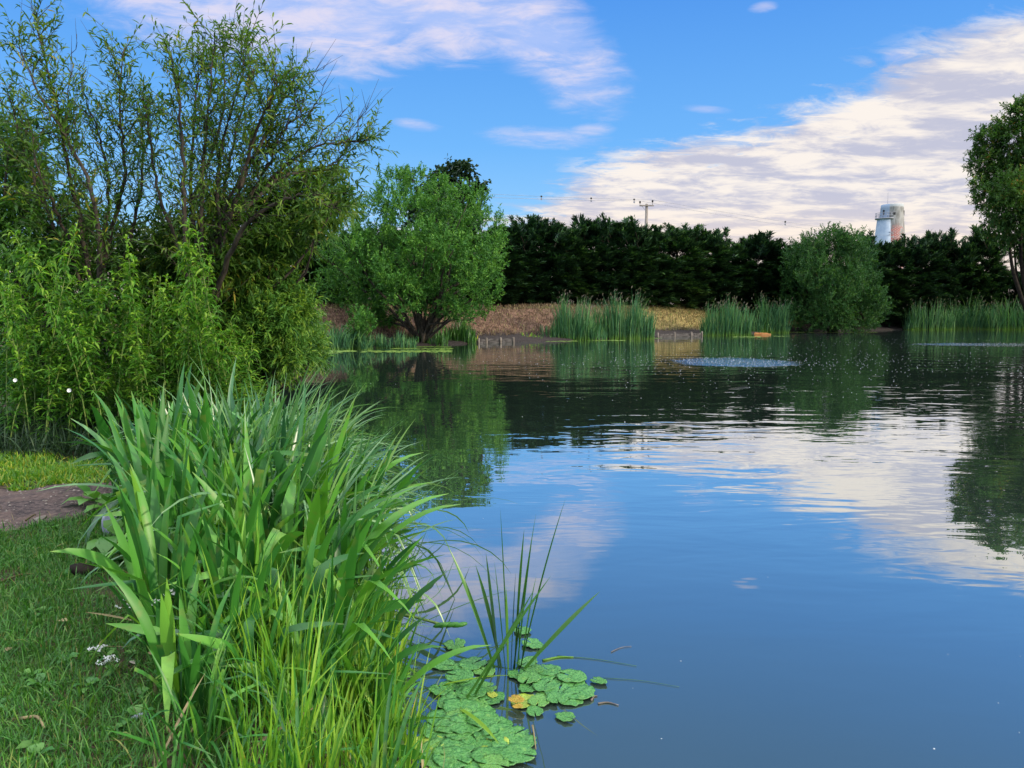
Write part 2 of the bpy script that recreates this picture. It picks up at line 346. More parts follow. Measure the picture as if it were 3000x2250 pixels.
def path_mat():
    m, t, o = new_mat('bare_earth')
    pos = t.new('ShaderNodeNewGeometry').outputs['Position']
    n1 = t.noise(pos, 2.2, 5, 0.6); n2 = t.noise(pos, 26, 5, 0.7)
    c = t.mix(t.sstep(n2, 0.38, 0.68), (0.034, 0.026, 0.026), (0.115, 0.085, 0.074))
    c = t.mix(t.math('MULTIPLY', t.sstep(n1, 0.45, 0.62), 0.5), c, (0.15, 0.10, 0.078, 1))
    b = principled(t, c, 0.9, 0.2)
    bp = t.new('ShaderNodeBump'); bp.inputs['Strength'].default_value = 1; bp.inputs['Distance'].default_value = 0.012
    t.l.new(n2, bp.inputs['Height']); t.l.new(bp.outputs[0], b.inputs['Normal'])
    t.l.new(b.outputs[0], o.inputs[0]); return m
M['path'] = path_mat()
def tower_mat():
    m, t, o = new_mat('flaking_paint')
    tc = t.new('ShaderNodeTexCoord').outputs['Object']
    x, y, z = t.sep(tc)
    ang = t.math('ARCTAN2', x, t.math('MULTIPLY', y, -1.0))           # 0 = towards the pond
    br = t.new('ShaderNodeTexBrick'); br.inputs['Scale'].default_value = 1.0
    br.inputs['Brick Width'].default_value = 0.9; br.inputs['Row Height'].default_value = 0.35; br.inputs['Mortar Size'].default_value = 0.05
    br.inputs['Color1'].default_value = (0.36, 0.075, 0.055, 1); br.inputs['Color2'].default_value = (0.24, 0.055, 0.05, 1); br.inputs['Mortar'].default_value = (0.42, 0.36, 0.33, 1)
    t.put(br.inputs['Vector'], t.xyz(t.math('MULTIPLY', ang, 3.5), z))
    n1 = t.noise(t.vscale(tc, (1, 1, 1.9)), 0.75, 6, 0.72); n2 = t.noise(t.vscale(tc, (1, 1, 0.25)), 0.9, 5, 0.65)
    paint = t.mix(t.sstep(n2, 0.40, 0.65), (0.18, 0.175, 0.17), (0.36, 0.35, 0.345))
    ztop = t.sstep(z, 27.3, 24.5)
    bias = t.math('ADD', t.math('MULTIPLY', t.sstep(ang, 0.75, 0.15), 0.10), t.math('MULTIPLY', t.math('ABSOLUTE', t.math('SUBTRACT', ang, -0.1)), -0.05))
    flake = t.math('MULTIPLY', t.sstep(t.math('ADD', n1, bias), 0.53, 0.58), ztop)
    col = t.mix(flake, paint, br.outputs[0])
    col = t.mix(t.math('MULTIPLY', t.sstep(z, 31.4, 31.6), 1.0), col, (0.34, 0.36, 0.37, 1))
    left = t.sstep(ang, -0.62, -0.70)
    col = t.mix(left, col, (0.29, 0.36, 0.47, 1))  # left side: bluish sky reflection mixed into the wall colour
    b = principled(t, col, 0.85, 0.2); t.l.new(b.outputs[0], o.inputs[0]); return m
M['tower'] = tower_mat()

# ------------------------------------------------------------------ mesh building
class MB:
    """collects pieces of geometry; build() links them as ONE mesh object"""
    def __init__(s): s.v = []; s.f = []; s.a = []; s.t = []; s.n = 0
    def add(s, v, faces, a=None, t=None):
        v = np.asarray(v, float).reshape(-1, 3); k = len(v)
        for f in faces: s.f.append(np.asarray(f, np.int64) + s.n)
        s.v.append(v); s.n += k
        s.a.append(np.full(k, 0.5) if a is None else np.broadcast_to(np.asarray(a, float), (k,)))
        s.t.append(np.full(k, 0.5) if t is None else np.broadcast_to(np.asarray(t, float), (k,)))
    def mesh(s, name, mat, smooth=True):
        me = bpy.data.meshes.new(name)
        v = np.concatenate(s.v); me.vertices.add(len(v)); me.vertices.foreach_set('co', v.astype(np.float32).ravel())
        loops = np.concatenate([f.ravel() for f in s.f]).astype(np.int32)
        tot = np.concatenate([np.full(len(f), f.shape[1]) for f in s.f]).astype(np.int32)
        st = np.concatenate([[0], np.cumsum(tot)[:-1]]).astype(np.int32)
        me.loops.add(len(loops)); me.loops.foreach_set('vertex_index', loops)
        me.polygons.add(len(tot)); me.polygons.foreach_set('loop_start', st); me.polygons.foreach_set('loop_total', tot)
        me.polygons.foreach_set('use_smooth', np.full(len(tot), smooth))
        for nm, arr in (('v', s.a), ('t', s.t)):
            at = me.attributes.new(nm, 'FLOAT', 'POINT'); at.data.foreach_set('value', np.concatenate(arr).astype(np.float32))
        me.update(calc_edges=True); me.materials.append(mat); return me
    def build(s, name, mat, parent=None, smooth=True, origin=None):
        if origin is not None:
            s.v = [a - np.asarray(origin) for a in s.v]
        o = bpy.data.objects.new(name, s.mesh(name, mat, smooth)); COL.objects.link(o)
        if parent is not None: o.parent = parent
        elif origin is not None: o.location = origin
        return o
    # ---- shapes
    def tube(s, pts, rad, n=6, a=0.5):
        pts = np.asarray(pts, float); rad = np.broadcast_to(np.asarray(rad, float), (len(pts),))
        d = np.gradient(pts, axis=0); d /= np.linalg.norm(d, axis=1)[:, None] + 1e-9
        ref = np.where(np.abs(d[:, 2:3]) > 0.9, np.array([[1.0, 0, 0]]), np.array([[0, 0, 1.0]]))
        e1 = np.cross(d, ref); e1 /= np.linalg.norm(e1, axis=1)[:, None] + 1e-9
        e2 = np.cross(d, e1)
        th = np.arange(n) * 2 * math.pi / n
        v = pts[:, None] + rad[:, None, None] * (np.cos(th)[None, :, None] * e1[:, None] + np.sin(th)[None, :, None] * e2[:, None])
        k = len(pts); i = np.arange(k - 1)[:, None] * n + np.arange(n)[None]; j = np.arange(k - 1)[:, None] * n + (np.arange(n)[None] + 1) % n
        q = np.stack([i, j, j + n, i + n], -1).reshape(-1, 4)
        caps = [np.array([list(range(n))[::-1]]), np.array([list(range((k - 1) * n, k * n))])]
        s.add(v.reshape(-1, 3), [q] + caps, a)
    def twigs(s, P0, P1, r0, r1):                      # many straight three-sided twigs
        N = len(P0)
        if N == 0: return
        d = P1 - P0; d /= np.linalg.norm(d, axis=1)[:, None] + 1e-9
        ref = np.where(np.abs(d[:, 2:3]) > 0.9, np.array([[1.0, 0, 0]]), np.array([[0, 0, 1.0]]))
        e1 = np.cross(d, ref); e1 /= np.linalg.norm(e1, axis=1)[:, None] + 1e-9; e2 = np.cross(d, e1)
        vs = []
        for (Q, r) in ((P0, r0), (P1, r1)):
            for k in range(3):
                th = k * 2.0944; vs.append(Q + r * (math.cos(th) * e1 + math.sin(th) * e2))
        v = np.stack(vs, 1); b = np.arange(N)[:, None] * 6
        q = np.concatenate([b + np.array([[k, (k + 1) % 3, (k + 1) % 3 + 3, k + 3]]) for k in range(3)])
        s.add(v.reshape(-1, 3), [q])
    def box(s, c, h, rot=None, bev=0.0):
        c = np.asarray(c, float); x, y, z = h
        if bev <= 0: bev = min(h) * 0.12
        v = []
        for sz in (-1, 1):
            for (rx, ry, rz) in ((x, y, z - bev), (x - bev, y - bev, z)) if sz > 0 else ((x - bev, y - bev, z), (x, y, z - bev)):
                v += [(-rx, -ry, sz * rz), (rx, -ry, sz * rz), (rx, ry, sz * rz), (-rx, ry, sz * rz)]
        v = np.array(v, float)
        if rot is not None: v = v @ np.array(rot).T
        q = [[3, 2, 1, 0], [12, 13, 14, 15]]
        for k in range(3):
            for i in range(4):
                j = (i + 1) % 4; q.append([k * 4 + i, k * 4 + j, k * 4 + 4 + j, k * 4 + 4 + i])
        s.add(v + c, [np.array(q)])
    def lathe(s, prof, n=24, c=(0, 0, 0), a0=0.0, a1=2 * math.pi):
        full = abs(a1 - a0 - 2 * math.pi) < 1e-6
        th = a0 + (a1 - a0) * np.arange(n) / (n if full else n - 1)
        pr = np.asarray(prof, float); k = len(pr)
        v = np.stack([pr[:, 0:1] * np.cos(th), pr[:, 0:1] * np.sin(th), np.repeat(pr[:, 1:2], n, 1)], -1) + np.asarray(c)
        m_ = n if full else n - 1
        i = np.arange(k - 1)[:, None] * n + np.arange(m_)[None]; j = np.arange(k - 1)[:, None] * n + (np.arange(m_)[None] + 1) % n
        s.add(v.reshape(-1, 3), [np.stack([i, j, j + n, i + n], -1).reshape(-1, 4)])
    def leaves(s, pos, d, L, W, rg, droop=0.25, up=None, fold=0.25, val=None, detail=True):
        """pos,d (N,3): base and direction; one lance-shaped blade each"""
        N = len(pos)
        d = d / (np.linalg.norm(d, axis=1)[:, None] + 1e-9)
        up = rg.normal(0, 0.55, (N, 3)) + np.array([0, 0, 1.0]) if up is None else up
        sd_ = np.cross(d, up); sd_ /= np.linalg.norm(sd_, axis=1)[:, None] + 1e-9
        nn = np.cross(sd_, d)
        L = np.broadcast_to(L, (N,))[:, None]; W = np.broadcast_to(W, (N,))[:, None] * 0.5
        val = rg.random(N) if val is None else val
        dr = np.array([0, 0, -1.0]) * droop
        if detail:
            A = pos; c1 = pos + d * L * 0.33 + dr * L * 0.06; c2 = pos + d * L * 0.68 + dr * L * 0.35; T = pos + d * L * 0.95 + dr * L * 0.9
            v = np.stack([A, c1 + sd_ * W + nn * W * fold, c1 - sd_ * W + nn * W * fold, c2 + sd_ * W * 0.8 + nn * W * fold, c2 - sd_ * W * 0.8 + nn * W * fold, T], 1)
            b = np.arange(N)[:, None] * 6
            s.add(v.reshape(-1, 3), [np.concatenate([b + np.array([[0, 1, 2]]), b + np.array([[3, 5, 4]])]), b + np.array([[1, 3, 4, 2]])], np.repeat(val, 6), np.tile([0, .33, .33, .68, .68, 1.0], N))
        else:
            c = pos + d * L * 0.5; T = pos + d * L + dr * L * 0.4
            v = np.stack([pos, c + sd_ * W, T, c - sd_ * W], 1); b = np.arange(N)[:, None] * 4
            s.add(v.reshape(-1, 3), [b + np.array([[0, 1, 2, 3]])], np.repeat(val, 4), np.tile([0, .5, 1.0, .5], N))
    def blades(s, base, az, L, W, tilt, bend, rg, seg=8, kink=None, cut=None, twist=0.0, fold=0.18, val=None, k=1.6, taper=0.62, sway=0.0):
        """sword leaves: base (N,3), az heading of the lean, tilt and bend in radians, kink (where, angle)"""
        N = len(base); az = np.broadcast_to(az, (N,)); L = np.broadcast_to(L, (N,)); W = np.broadcast_to(W, (N,))
        tilt = np.broadcast_to(tilt, (N,)); bend = np.broadcast_to(bend, (N,))
        val = rg.random(N) if val is None else np.broadcast_to(val, (N,))
        h = np.stack([np.cos(az), np.sin(az), np.zeros(N)], 1); side = np.stack([-np.sin(az), np.cos(az), np.zeros(N)], 1)
        up = np.array([0, 0, 1.0]); p = base.copy(); verts = []; ts = []
        tw = rg.uniform(-1, 1, N) * twist
        curl = rg.normal(0, 1, N) * sway
        for i in range(seg + 1):
            t_ = i / seg
            th = tilt + bend * t_ ** k
            if kink is not None: th = th + np.where(t_ > kink[0], kink[1], 0)
            th = np.minimum(th, 2.75)
            d = np.sin(th)[:, None] * h + np.cos(th)[:, None] * up + side * (curl * t_)[:, None]
            nrm = np.cos(th)[:, None] * h - np.sin(th)[:, None] * up
            if i: p = p + d * (L / seg)[:, None]
            a_ = tw * (0.4 + t_)
            sv = side * np.cos(a_)[:, None] + nrm * np.sin(a_)[:, None]
            w = 0.75 + 0.5 * t_ if t_ < 0.4 else (1.0 - max(0, (t_ - taper) / (1 - taper)) ** 1.5 * 0.97)
            w = np.full(N, min(w, 1.0))
            if cut is not None: w = np.where(cut, np.maximum(w, 0.8), w)
            hw = (W * 0.5 * w)[:, None]
            verts += [p - sv * hw, p + nrm * hw * fold * 2, p + sv * hw]; ts += [t_, t_, t_]
        K = 3 * (seg + 1); v = np.stack(verts, 1); b = np.arange(N)[:, None] * K
        q = np.concatenate([b + np.array([[3 * i + j, 3 * i + j + 1, 3 * i + j + 4, 3 * i + j + 3]]) for i in range(seg) for j in (0, 1)])
        s.add(v.reshape(-1, 3), [q], np.repeat(val, K), np.tile(ts, N))
        return p
def tag(o, label=None, cat=None, group=None, kind=None):
    if label: o['label'] = label
    if cat: o['category'] = cat
    if group: o['group'] = group
    if kind: o['kind'] = kind
    return o
def empty(name, loc, label=None, cat=None, group=None):
    o = bpy.data.objects.new(name, None); COL.objects.link(o); o.location = loc; o.empty_display_size = 0.2
    return tag(o, label, cat, group)
def dup(root, loc, rz=0.0, sc=1.0, label=None, group=None):
    r = root.copy(); COL.objects.link(r); r.location = loc; r.rotation_euler = (root.rotation_euler.x, root.rotation_euler.y, rz)
    r.scale = (sc, sc, sc) if not isinstance(sc, tuple) else sc
    if label: r['label'] = label
    if group: r['group'] = group
    for ch in root.children:
        c = ch.copy(); COL.objects.link(c); c.parent = r
        for g in ch.children:
            d = g.copy(); COL.objects.link(d); d.parent = c
    return r
def unit(rg, n):
    v = rg.normal(0, 1, (n, 3)); return v / np.linalg.norm(v, axis=1)[:, None]
def spline(pts, n):
    pts = np.asarray(pts, float); k = len(pts)
    e = np.vstack([2 * pts[0] - pts[1], pts, 2 * pts[-1] - pts[-2]])
    out = []
    for q in np.linspace(0, k - 1 - 1e-6, n):
        i = int(q); f = q - i; a, b, c, d = e[i], e[i + 1], e[i + 2], e[i + 3]
        out.append(0.5 * (2 * b + (c - a) * f + (2 * a - 5 * b + 4 * c - d) * f * f + (3 * b - a - 3 * c + d) * f ** 3))
    return np.array(out)

# ------------------------------------------------------------------ the pond's outline and the terrain
shore = [(-0.42, 2.75), (-0.62, 3.4), (-0.85, 4.3), (-1.25, 5.6), (-1.85, 7.2), (-2.6, 9.0), (-4.0, 12.0), (-6.5, 17), (-9.5, 25), (-11.5, 32)]
for px, py in [(860, 1026), (960, 1022), (1100, 1019), (1240, 1014), (1380, 1006), (1500, 1002), (1640, 999), (1800, 994), (1940, 987), (2100, 982), (2220, 976), (2330, 972), (2480, 969), (2640, 966), (2800, 964), (2960, 964), (3120, 966)]:
    q = P(px, py); shore.append((q[0], q[1]))
shore += [(62, 62), (64, 45), (52, 26), (34, 12), (18, 4.5), (9, 1.6), (4, 1.35), (1.2, 1.6), (0.2, 2.1)]
SH = np.array(shore)
def sdist(x, y):                      # signed distance to the shore, positive on land
    x = np.asarray(x, float); y = np.asarray(y, float); sh = x.shape; q = np.stack([x.ravel(), y.ravel()], 1)
    A = SH; B = np.roll(SH, -1, 0); best = np.full(len(q), 1e9); ins = np.zeros(len(q), bool)
    for a, b in zip(A, B):
        ab = b - a; t_ = np.clip(((q - a) @ ab) / (ab @ ab), 0, 1)
        best = np.minimum(best, np.hypot(*(q - a - t_[:, None] * ab).T))
        cr = ((a[1] > q[:, 1]) != (b[1] > q[:, 1]))
        xi = a[0] + (q[:, 1] - a[1]) / (b[1] - a[1] + 1e-12) * ab[0]
        ins ^= cr & (q[:, 0] < xi)
    return np.where(ins, -best, best).reshape(sh)
def sm(x, a, b):
    t_ = np.clip((x - a) / (b - a), 0, 1); return t_ * t_ * (3 - 2 * t_)
def hz(x, y):
    x = np.asarray(x, float); y = np.asarray(y, float); d = sdist(x, y)
    wob = 0.03 * np.sin(x * 2.1 + 1) * np.sin(y * 1.7) + 0.02 * np.sin(x * 5.3) * np.sin(y * 4.1 + 2)
    near = 0.36 * sm(d, -0.25, 0.55) + wob * sm(d, 0.2, 1.0)
    crest = 2.22 + 0.006 * np.clip(x, 0, 60) + 0.05 * np.sin(x * 0.7) * np.sin(x * 0.31 + 1)
    farb = 0.13 * sm(d, -0.15, 0.12) + 0.16 * sm(d, 0.2, 1.4) + (crest - 0.38) * sm(d, 1.2, 6.2) ** 0.9 + wob
    f = sm(y, 20, 30)
    land = near * (1 - f) + farb * f
    return np.where(d < 0, np.maximum(-1.2, 0.55 * d) * sm(-d, -0.01, 0.3) + land, land)
def hz1(x, y): return float(hz(np.array([x]), np.array([y]))[0])
def axis(segs):
    out = []
    for a, b, st in segs: out += list(np.arange(a, b, st))
    return np.array(out)
gx = axis([(-900, -120, 30), (-120, -30, 3), (-30, -8, 0.5), (-8, 2.5, 0.06), (2.5, 8, 0.3), (8, 66, 0.5), (66, 130, 4), (130, 900, 35), (900, 901, 1)])
gy = axis([(-60, -4, 4), (-4, 1.2, 0.3), (1.2, 8.5, 0.06), (8.5, 30, 0.45), (30, 88, 0.33), (88, 140, 3), (140, 500, 15), (500, 2200, 80)])
X, Y = np.meshgrid(gx, gy); Z = hz(X, Y)
b = MB(); ny, nx = X.shape
i = (np.arange(ny - 1)[:, None] * nx + np.arange(nx - 1)[None]).ravel()
b.add(np.stack([X, Y, Z], -1).reshape(-1, 3), [np.stack([i, i + 1, i + nx + 1, i + nx], 1)])
tag(b.build('ground', M['ground']), 'grassy ground around the pond with a brown mound along the far side', 'ground', kind='structure')
b = MB()
wx_ = np.array([-60, -12, -6, -3, 0, 3, 8, 20, 40, 75]); wy_ = np.array([-2, 1, 3, 6, 10, 20, 35, 50, 65, 88])
X, Y = np.meshgrid(wx_, wy_); i = (np.arange(9)[:, None] * 10 + np.arange(9)[None]).ravel()
b.add(np.stack([X, Y, X * 0.0], -1).reshape(-1, 3), [np.stack([i, i + 1, i + 11, i + 10], 1)])
tag(b.build('water', M['water']), 'calm murky pond water reflecting sky and trees', 'water', kind='structure')
# bare earth path at the left: an irregular sheet laid just over the ground
def in_path(x, y):
    return (np.abs(y - (6.25 + 0.10 * (x + 3.8)) - 0.10 * np.sin(x * 3.1)) - 0.78 + 0.75 * sm(x, -3.75, -3.0) + 0.08 * np.sin(x * 9 + y * 7)) < 0
xs = np.arange(-9, -2.6, 0.05); ys = np.arange(4.6, 7.7, 0.05); X, Y = np.meshgrid(xs, ys); Zp = hz(X, Y) + 0.008
inside = in_path(X + 0.025, Y + 0.025)[:-1, :-1].ravel()
ny, nx = X.shape; i = (np.arange(ny - 1)[:, None] * nx + np.arange(nx - 1)[None]).ravel()[inside]
b = MB(); b.add(np.stack([X, Y, Zp], -1).reshape(-1, 3), [np.stack([i, i + 1, i + nx + 1, i + nx], 1)])
tag(b.build('path', M['path']), 'bare earth path on the left of the lawn', 'path', kind='structure')

# ------------------------------------------------------------------ trees and shrubs
def crown(rg, blobs, Y, depth, n_tw, n_lf, tw, LL, LW, up=0.5, out=0.9, droop=0.25, detail=False, flat=1.0, shell=0.45, spread=0.8, seedz=0.0):
    """blobs: (px, py, r_px[, extra depth]) -> lists of clump centres/radii and leaf arrays"""
    cs, rs = [], []
    for bl in blobs:
        dy = bl[3] if len(bl) > 3 else rg.uniform(-depth, depth)
        c = PD(bl[0], bl[1], Y + dy); cs.append(c); rs.append(bl[2] / F * (Y + dy))
    cs = np.array(cs); rs = np.array(rs)
    rm = np.mean(rs ** 2)
    reps = np.maximum(1, (n_tw * rs ** 2 / rm)).astype(int)
    C = np.repeat(cs, reps, 0); Rr = np.repeat(rs, reps)
    N = len(C); u = unit(rg, N)
    rad = Rr * (shell + (1 - shell) * rg.random(N) ** 0.6) * 0.92
    Q = C + u * rad[:, None] * np.array([1, 1, flat])
    d = u * out + np.array([0, 0, up]) + rg.normal(0, 0.45, (N, 3)); d /= np.linalg.norm(d, axis=1)[:, None]
    L = tw * rg.uniform(0.6, 1.3, N)
    Q0 = Q - d * (L * 0.45)[:, None]; Q1 = Q + d * (L * 0.55)[:, None]
    f = (np.arange(n_lf) + 0.5) / n_lf
    pos = Q0[:, None] + (Q1 - Q0)[:, None] * (0.1 + 0.9 * f)[None, :, None]
    ld = d[:, None] * 0.75 + rg.normal(0, spread, (N, n_lf, 3)) * 0.75
    tv = np.repeat(np.clip(rg.random(N) * 0.75 + 0.12, 0, 1), n_lf)
    val = np.clip(tv + rg.normal(0, 0.14, N * n_lf), 0, 1)
    return cs, rs, Q0, Q1, pos.reshape(-1, 3), ld.reshape(-1, 3), LL * rg.uniform(0.7, 1.25, N * n_lf), LW * rg.uniform(0.8, 1.2, N * n_lf), val, droop, detail
def put_crown(rg, mb, tm, cr, tr=0.006):
    cs, rs, Q0, Q1, pos, ld, LL, LW, val, droop, detail = cr
    mb.leaves(pos, ld, LL, LW, rg, droop=droop, val=val, detail=detail)
    if tm is not None: tm.twigs(Q0, Q1, tr, tr * 0.4)
def limbs_to(rg, tm, base, cs, r0, frac=1.0, sag=0.1, joints=None):
    """limbs from a multi-stemmed base to the clump centres"""
    for c in cs:
        if rg.random() > frac: continue
        m1 = base + (c - base) * 0.35 + np.array([0, 0, 0.10]) * np.linalg.norm(c - base) + rg.normal(0, 0.05, 3) * np.linalg.norm(c - base)
        m2 = base + (c - base) * 0.7 + rg.normal(0, 0.04, 3) * np.linalg.norm(c - base)
        p = spline([base + rg.normal(0, r0, 3) * np.array([1, 1, 0]), m1, m2, c], 9)
        tm.tube(p, np.linspace(r0, r0 * 0.18, 9), 6)

def blob_tree(name, label, cat, base_px, Y, depth, blobs, mat, bark, r0, seed, group=None, frac=0.8, base=None, tr=0.006, **kw):
    rg = np.random.default_rng(seed)
    bs = np.array(PD(base_px[0], base_px[1], Y)) if base is None else np.array(base)
    bs[2] = max(hz1(bs[0], bs[1]), -0.05)
    root = empty(name, bs, label, cat, group)
    cm, tm = MB(), MB()
    cr = crown(rg, blobs, Y, depth, **kw)
    put_crown(rg, cm, cm, cr, tr)
    limbs_to(rg, tm, bs + np.array([0, 0, -0.05]), cr[0], r0, frac)
    for mb in (cm, tm): mb.v = [a - bs for a in mb.v]
    cm.build('crown', mat, root); tm.build('trunk', bark, root)
    return root

# the bushy willow at the water's edge, left of centre
W1 = [(1150, 905, 55), (1300, 908, 45), (1100, 928, 38), (1360, 915, 36), (1160, 560, 68), (1225, 548, 60), (1285, 580, 62), (1370, 595, 60), (1420, 665, 62), (1095, 640, 66), (1015, 705, 66), (972, 770, 52), (1005, 845, 56), (1200, 650, 85), (1300, 680, 85), (1395, 760, 75), (1440, 765, 42), (1425, 840, 52), (1365, 865, 58), (1120, 740, 85), (1220, 770, 95), (1320, 790, 85), (1085, 830, 75), (1180, 855, 70), (1270, 870, 64), (1055, 900, 46), (1130, 915, 40), (1455, 720, 34), (960, 830, 34), (1330, 905, 36), (1420, 900, 30), (1130, 585, 45, -1), (1250, 720, 70, -3), (1150, 800, 65, -3), (1330, 730, 60, -3), (1050, 760, 60, -2.5), (1380, 820, 50, -2.5)]
blob_tree('willow_tree', 'broad bushy bright green willow leaning over the water at the far bank', 'tree', (1238, 1000), 42.5, 2.6, W1, M['tree_green'], M['bark'], 0.10, 21,
          n_tw=92, n_lf=22, tw=0.72, LL=0.18, LW=0.062, up=0.75, out=0.85, droop=0.1, frac=0.75, shell=0.62)
# dark broadleaved tree whose top shows above it
W2 = [(1320, 508, 34), (1282, 528, 30), (1362, 500, 26), (1398, 548, 20), (1262, 560, 36), (1340, 555, 46), (1192, 512, 18), (1388, 566, 26), (1300, 600, 60), (1240, 620, 60), (1360, 620, 50), (1376, 487, 10), (1330, 488, 14), (1415, 545, 10), (1270, 515, 12)]
blob_tree('sycamore_tree', 'dark broadleaved tree peeping above the bright bushy willow', 'tree', (1300, 900), 56, 1.5, W2, M['dark_tree'], M['dark_bark'], 0.2, 22,
          n_tw=46, n_lf=13, tw=0.7, LL=0.30, LW=0.22, up=0.1, out=0.8, droop=0.5, shell=0.3)
# the round bush on the right of the far bank
W3 = [(2342, 745, 48), (2532, 745, 44), (2382, 712, 40), (2500, 708, 40), (2335, 790, 45), (2370, 760, 68), (2440, 718, 58), (2490, 760, 62), (2338, 850, 62), (2440, 830, 90), (2530, 850, 62), (2325, 925, 42), (2420, 915, 62), (2515, 925, 60), (2568, 880, 40), (2445, 700, 40), (2395, 730, 40), (2540, 800, 40), (2330, 800, 45), (2560, 930, 34), (2470, 940, 40), (2370, 945, 40), (2440, 870, 70, -3), (2390, 800, 60, -3), (2490, 820, 55, -3), (2420, 700, 22), (2480, 712, 22), (2590, 905, 22)]
blob_tree('round_bush', 'large rounded dark green bush overhanging the water on the right', 'bush', (2440, 968), 67, 2.6, W3, M['round_bush'], M['dark_bark'], 0.14, 23,
          n_tw=120, n_lf=20, tw=0.9, LL=0.22, LW=0.07, up=0.7, out=0.8, droop=0.1)
# tall tree at the right edge of the frame
W4 = [(3000, 330, 50), (2968, 415, 62), (2905, 418, 46), (2880, 480, 40), (2930, 515, 64), (2990, 510, 70), (2895, 575, 46), (2955, 610, 64), (2922, 660, 42), (2985, 690, 46), (3070, 420, 80), (3080, 560, 110), (3120, 340, 70), (3180, 420, 120), (3180, 600, 110), (2868, 440, 22), (2860, 540, 22), (2985, 320, 24), (3015, 300, 26), (2950, 700, 30), (3010, 740, 40), (2870, 400, 18), (2935, 370, 25), (3160, 720, 90), (2960, 560, 60, -3), (3040, 640, 60, -3)]
def right_tree():
    rg = np.random.default_rng(24); Yd = 66
    bs = np.array(PD(3050, 930, Yd)); bs[2] = hz1(bs[0], bs[1])
    root = empty('poplar_tree', bs, 'tall dark leafy tree with slender forked trunks at the right edge', 'tree')
    cm, tm = MB(), MB()
    cr = crown(rg, W4, Yd, 2.6, n_tw=190, n_lf=22, tw=1.0, LL=0.27, LW=0.10, up=0.3, out=0.9, droop=0.35, shell=0.3)
    put_crown(rg, cm, tm, cr, 0.01)
    fk = [[(3050, 930), (2985, 850), (2962, 760), (2955, 640), (2950, 480)], [(3050, 930), (3000, 830), (2990, 700), (2992, 520), (2995, 350)], [(3055, 930), (3020, 820), (3040, 640), (3060, 420)], [(3055, 930), (3060, 780), (3100, 560), (3100, 250)], [(2985, 850), (3000, 760), (3015, 660)], [(3040, 925), (2995, 880), (2978, 800), (2970, 700)]]
    for k, f in enumerate(fk):
        p = spline([PD(a, c, Yd + 0.4 * (k - 2)) if n_ else bs for n_, (a, c) in enumerate(f)], 14)
        tm.tube(p, np.linspace(0.20, 0.05, 14), 7)
    limbs_to(rg, tm, np.array(PD(3010, 700, Yd)), cr[0][:14], 0.09, 0.8)
    for mb in (cm, tm): mb.v = [a - bs for a in mb.v]
    cm.build('crown', M['right_tree'], root); tm.build('trunk', M['dark_bark'], root)
right_tree()

# the dark cypress hedge: a row of single trees
def cypress_proto(seed, H=8.0):
    rg = np.random.default_rng(seed)
    cm, tm = MB(), MB()
    n = 430
    zf = np.where(rg.random(n) < 0.3, rg.uniform(0.0, 0.35, n), rg.uniform(0.15, 1.06, n) ** 0.85); az = rg.uniform(0, 2 * math.pi, n)
    reach = (0.55 + 0.60 * np.sin(np.clip(zf, 0, 1) * 2.3 + 0.45)) * 2.1 * rg.uniform(0.55, 1.1, n)
    reach = np.where(zf > 0.86, reach * rg.uniform(0.45, 1.15, n), reach)
    st = np.stack([0.2 * np.cos(az), 0.2 * np.sin(az), zf * H * 0.86], 1)
    rise = rg.uniform(0.0, 0.55, n) + rg.uniform(0.1, 1.5, n) * (zf > 0.8) - 0.15 * (zf < 0.2)
    hd = np.stack([np.cos(az), np.sin(az), rise], 1); hd /= np.linalg.norm(hd, axis=1)[:, None]
    en = st + hd * reach[:, None]
    w = rg.random(n) < 0.10
    st[w, 2] = H * rg.uniform(0.72, 0.92, w.sum()); st[w, :2] = rg.normal(0, 0.75, (w.sum(), 2))
    hd[w] = np.stack([rg.normal(0, 0.35, w.sum()), rg.normal(0, 0.35, w.sum()), np.ones(w.sum())], 1); en[w] = st[w] + hd[w] * rg.uniform(0.7, 1.9, (w.sum(), 1))
    tm.twigs(st, en, 0.03, 0.01)
    # flat fans of foliage along the outer part of each bough
    nf = 11
    for k in range(nf):
        f = 0.42 + 0.62 * k / (nf - 1)
        c = st + (en - st) * f
        side = np.stack([-np.sin(az), np.cos(az), np.zeros(n)], 1)
        for s_ in (-1, 1, 0):
            m_ = 3
            d = hd[:, None] * 0.9 + side[:, None] * (s_ * rg.uniform(0.4, 1.1, (n, m_, 1))) + rg.normal(0, 0.22, (n, m_, 3)) + np.array([0, 0, 0.12])
            q = c[:, None] + rg.normal(0, 0.07, (n, m_, 3))
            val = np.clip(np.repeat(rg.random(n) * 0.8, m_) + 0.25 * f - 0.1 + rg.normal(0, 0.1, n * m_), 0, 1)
            cm.leaves(q.reshape(-1, 3), d.reshape(-1, 3), rg.uniform(0.28, 0.62, n * m_), rg.uniform(0.07, 0.13, n * m_), rg, droop=0.25, val=val, up=rg.normal(0, 0.25, (n * m_, 3)) + np.array([0, 0, 1.0]), detail=False)
    tm.tube([(0, 0, -0.2), (0.1, 0, H * 0.3), (0, 0.1, H * 0.6), (0, 0, H * 0.9)], [0.2, 0.16, 0.1, 0.03], 7)
    for k in range(5):
        a = rg.uniform(0, 6.28); tm.tube(spline([(0, 0, 0.1), (0.35 * math.cos(a), 0.35 * math.sin(a), H * 0.25), (0.7 * math.cos(a), 0.7 * math.sin(a), H * 0.6)], 6), np.linspace(0.13, 0.04, 6), 6)
    return cm, tm
protos = []
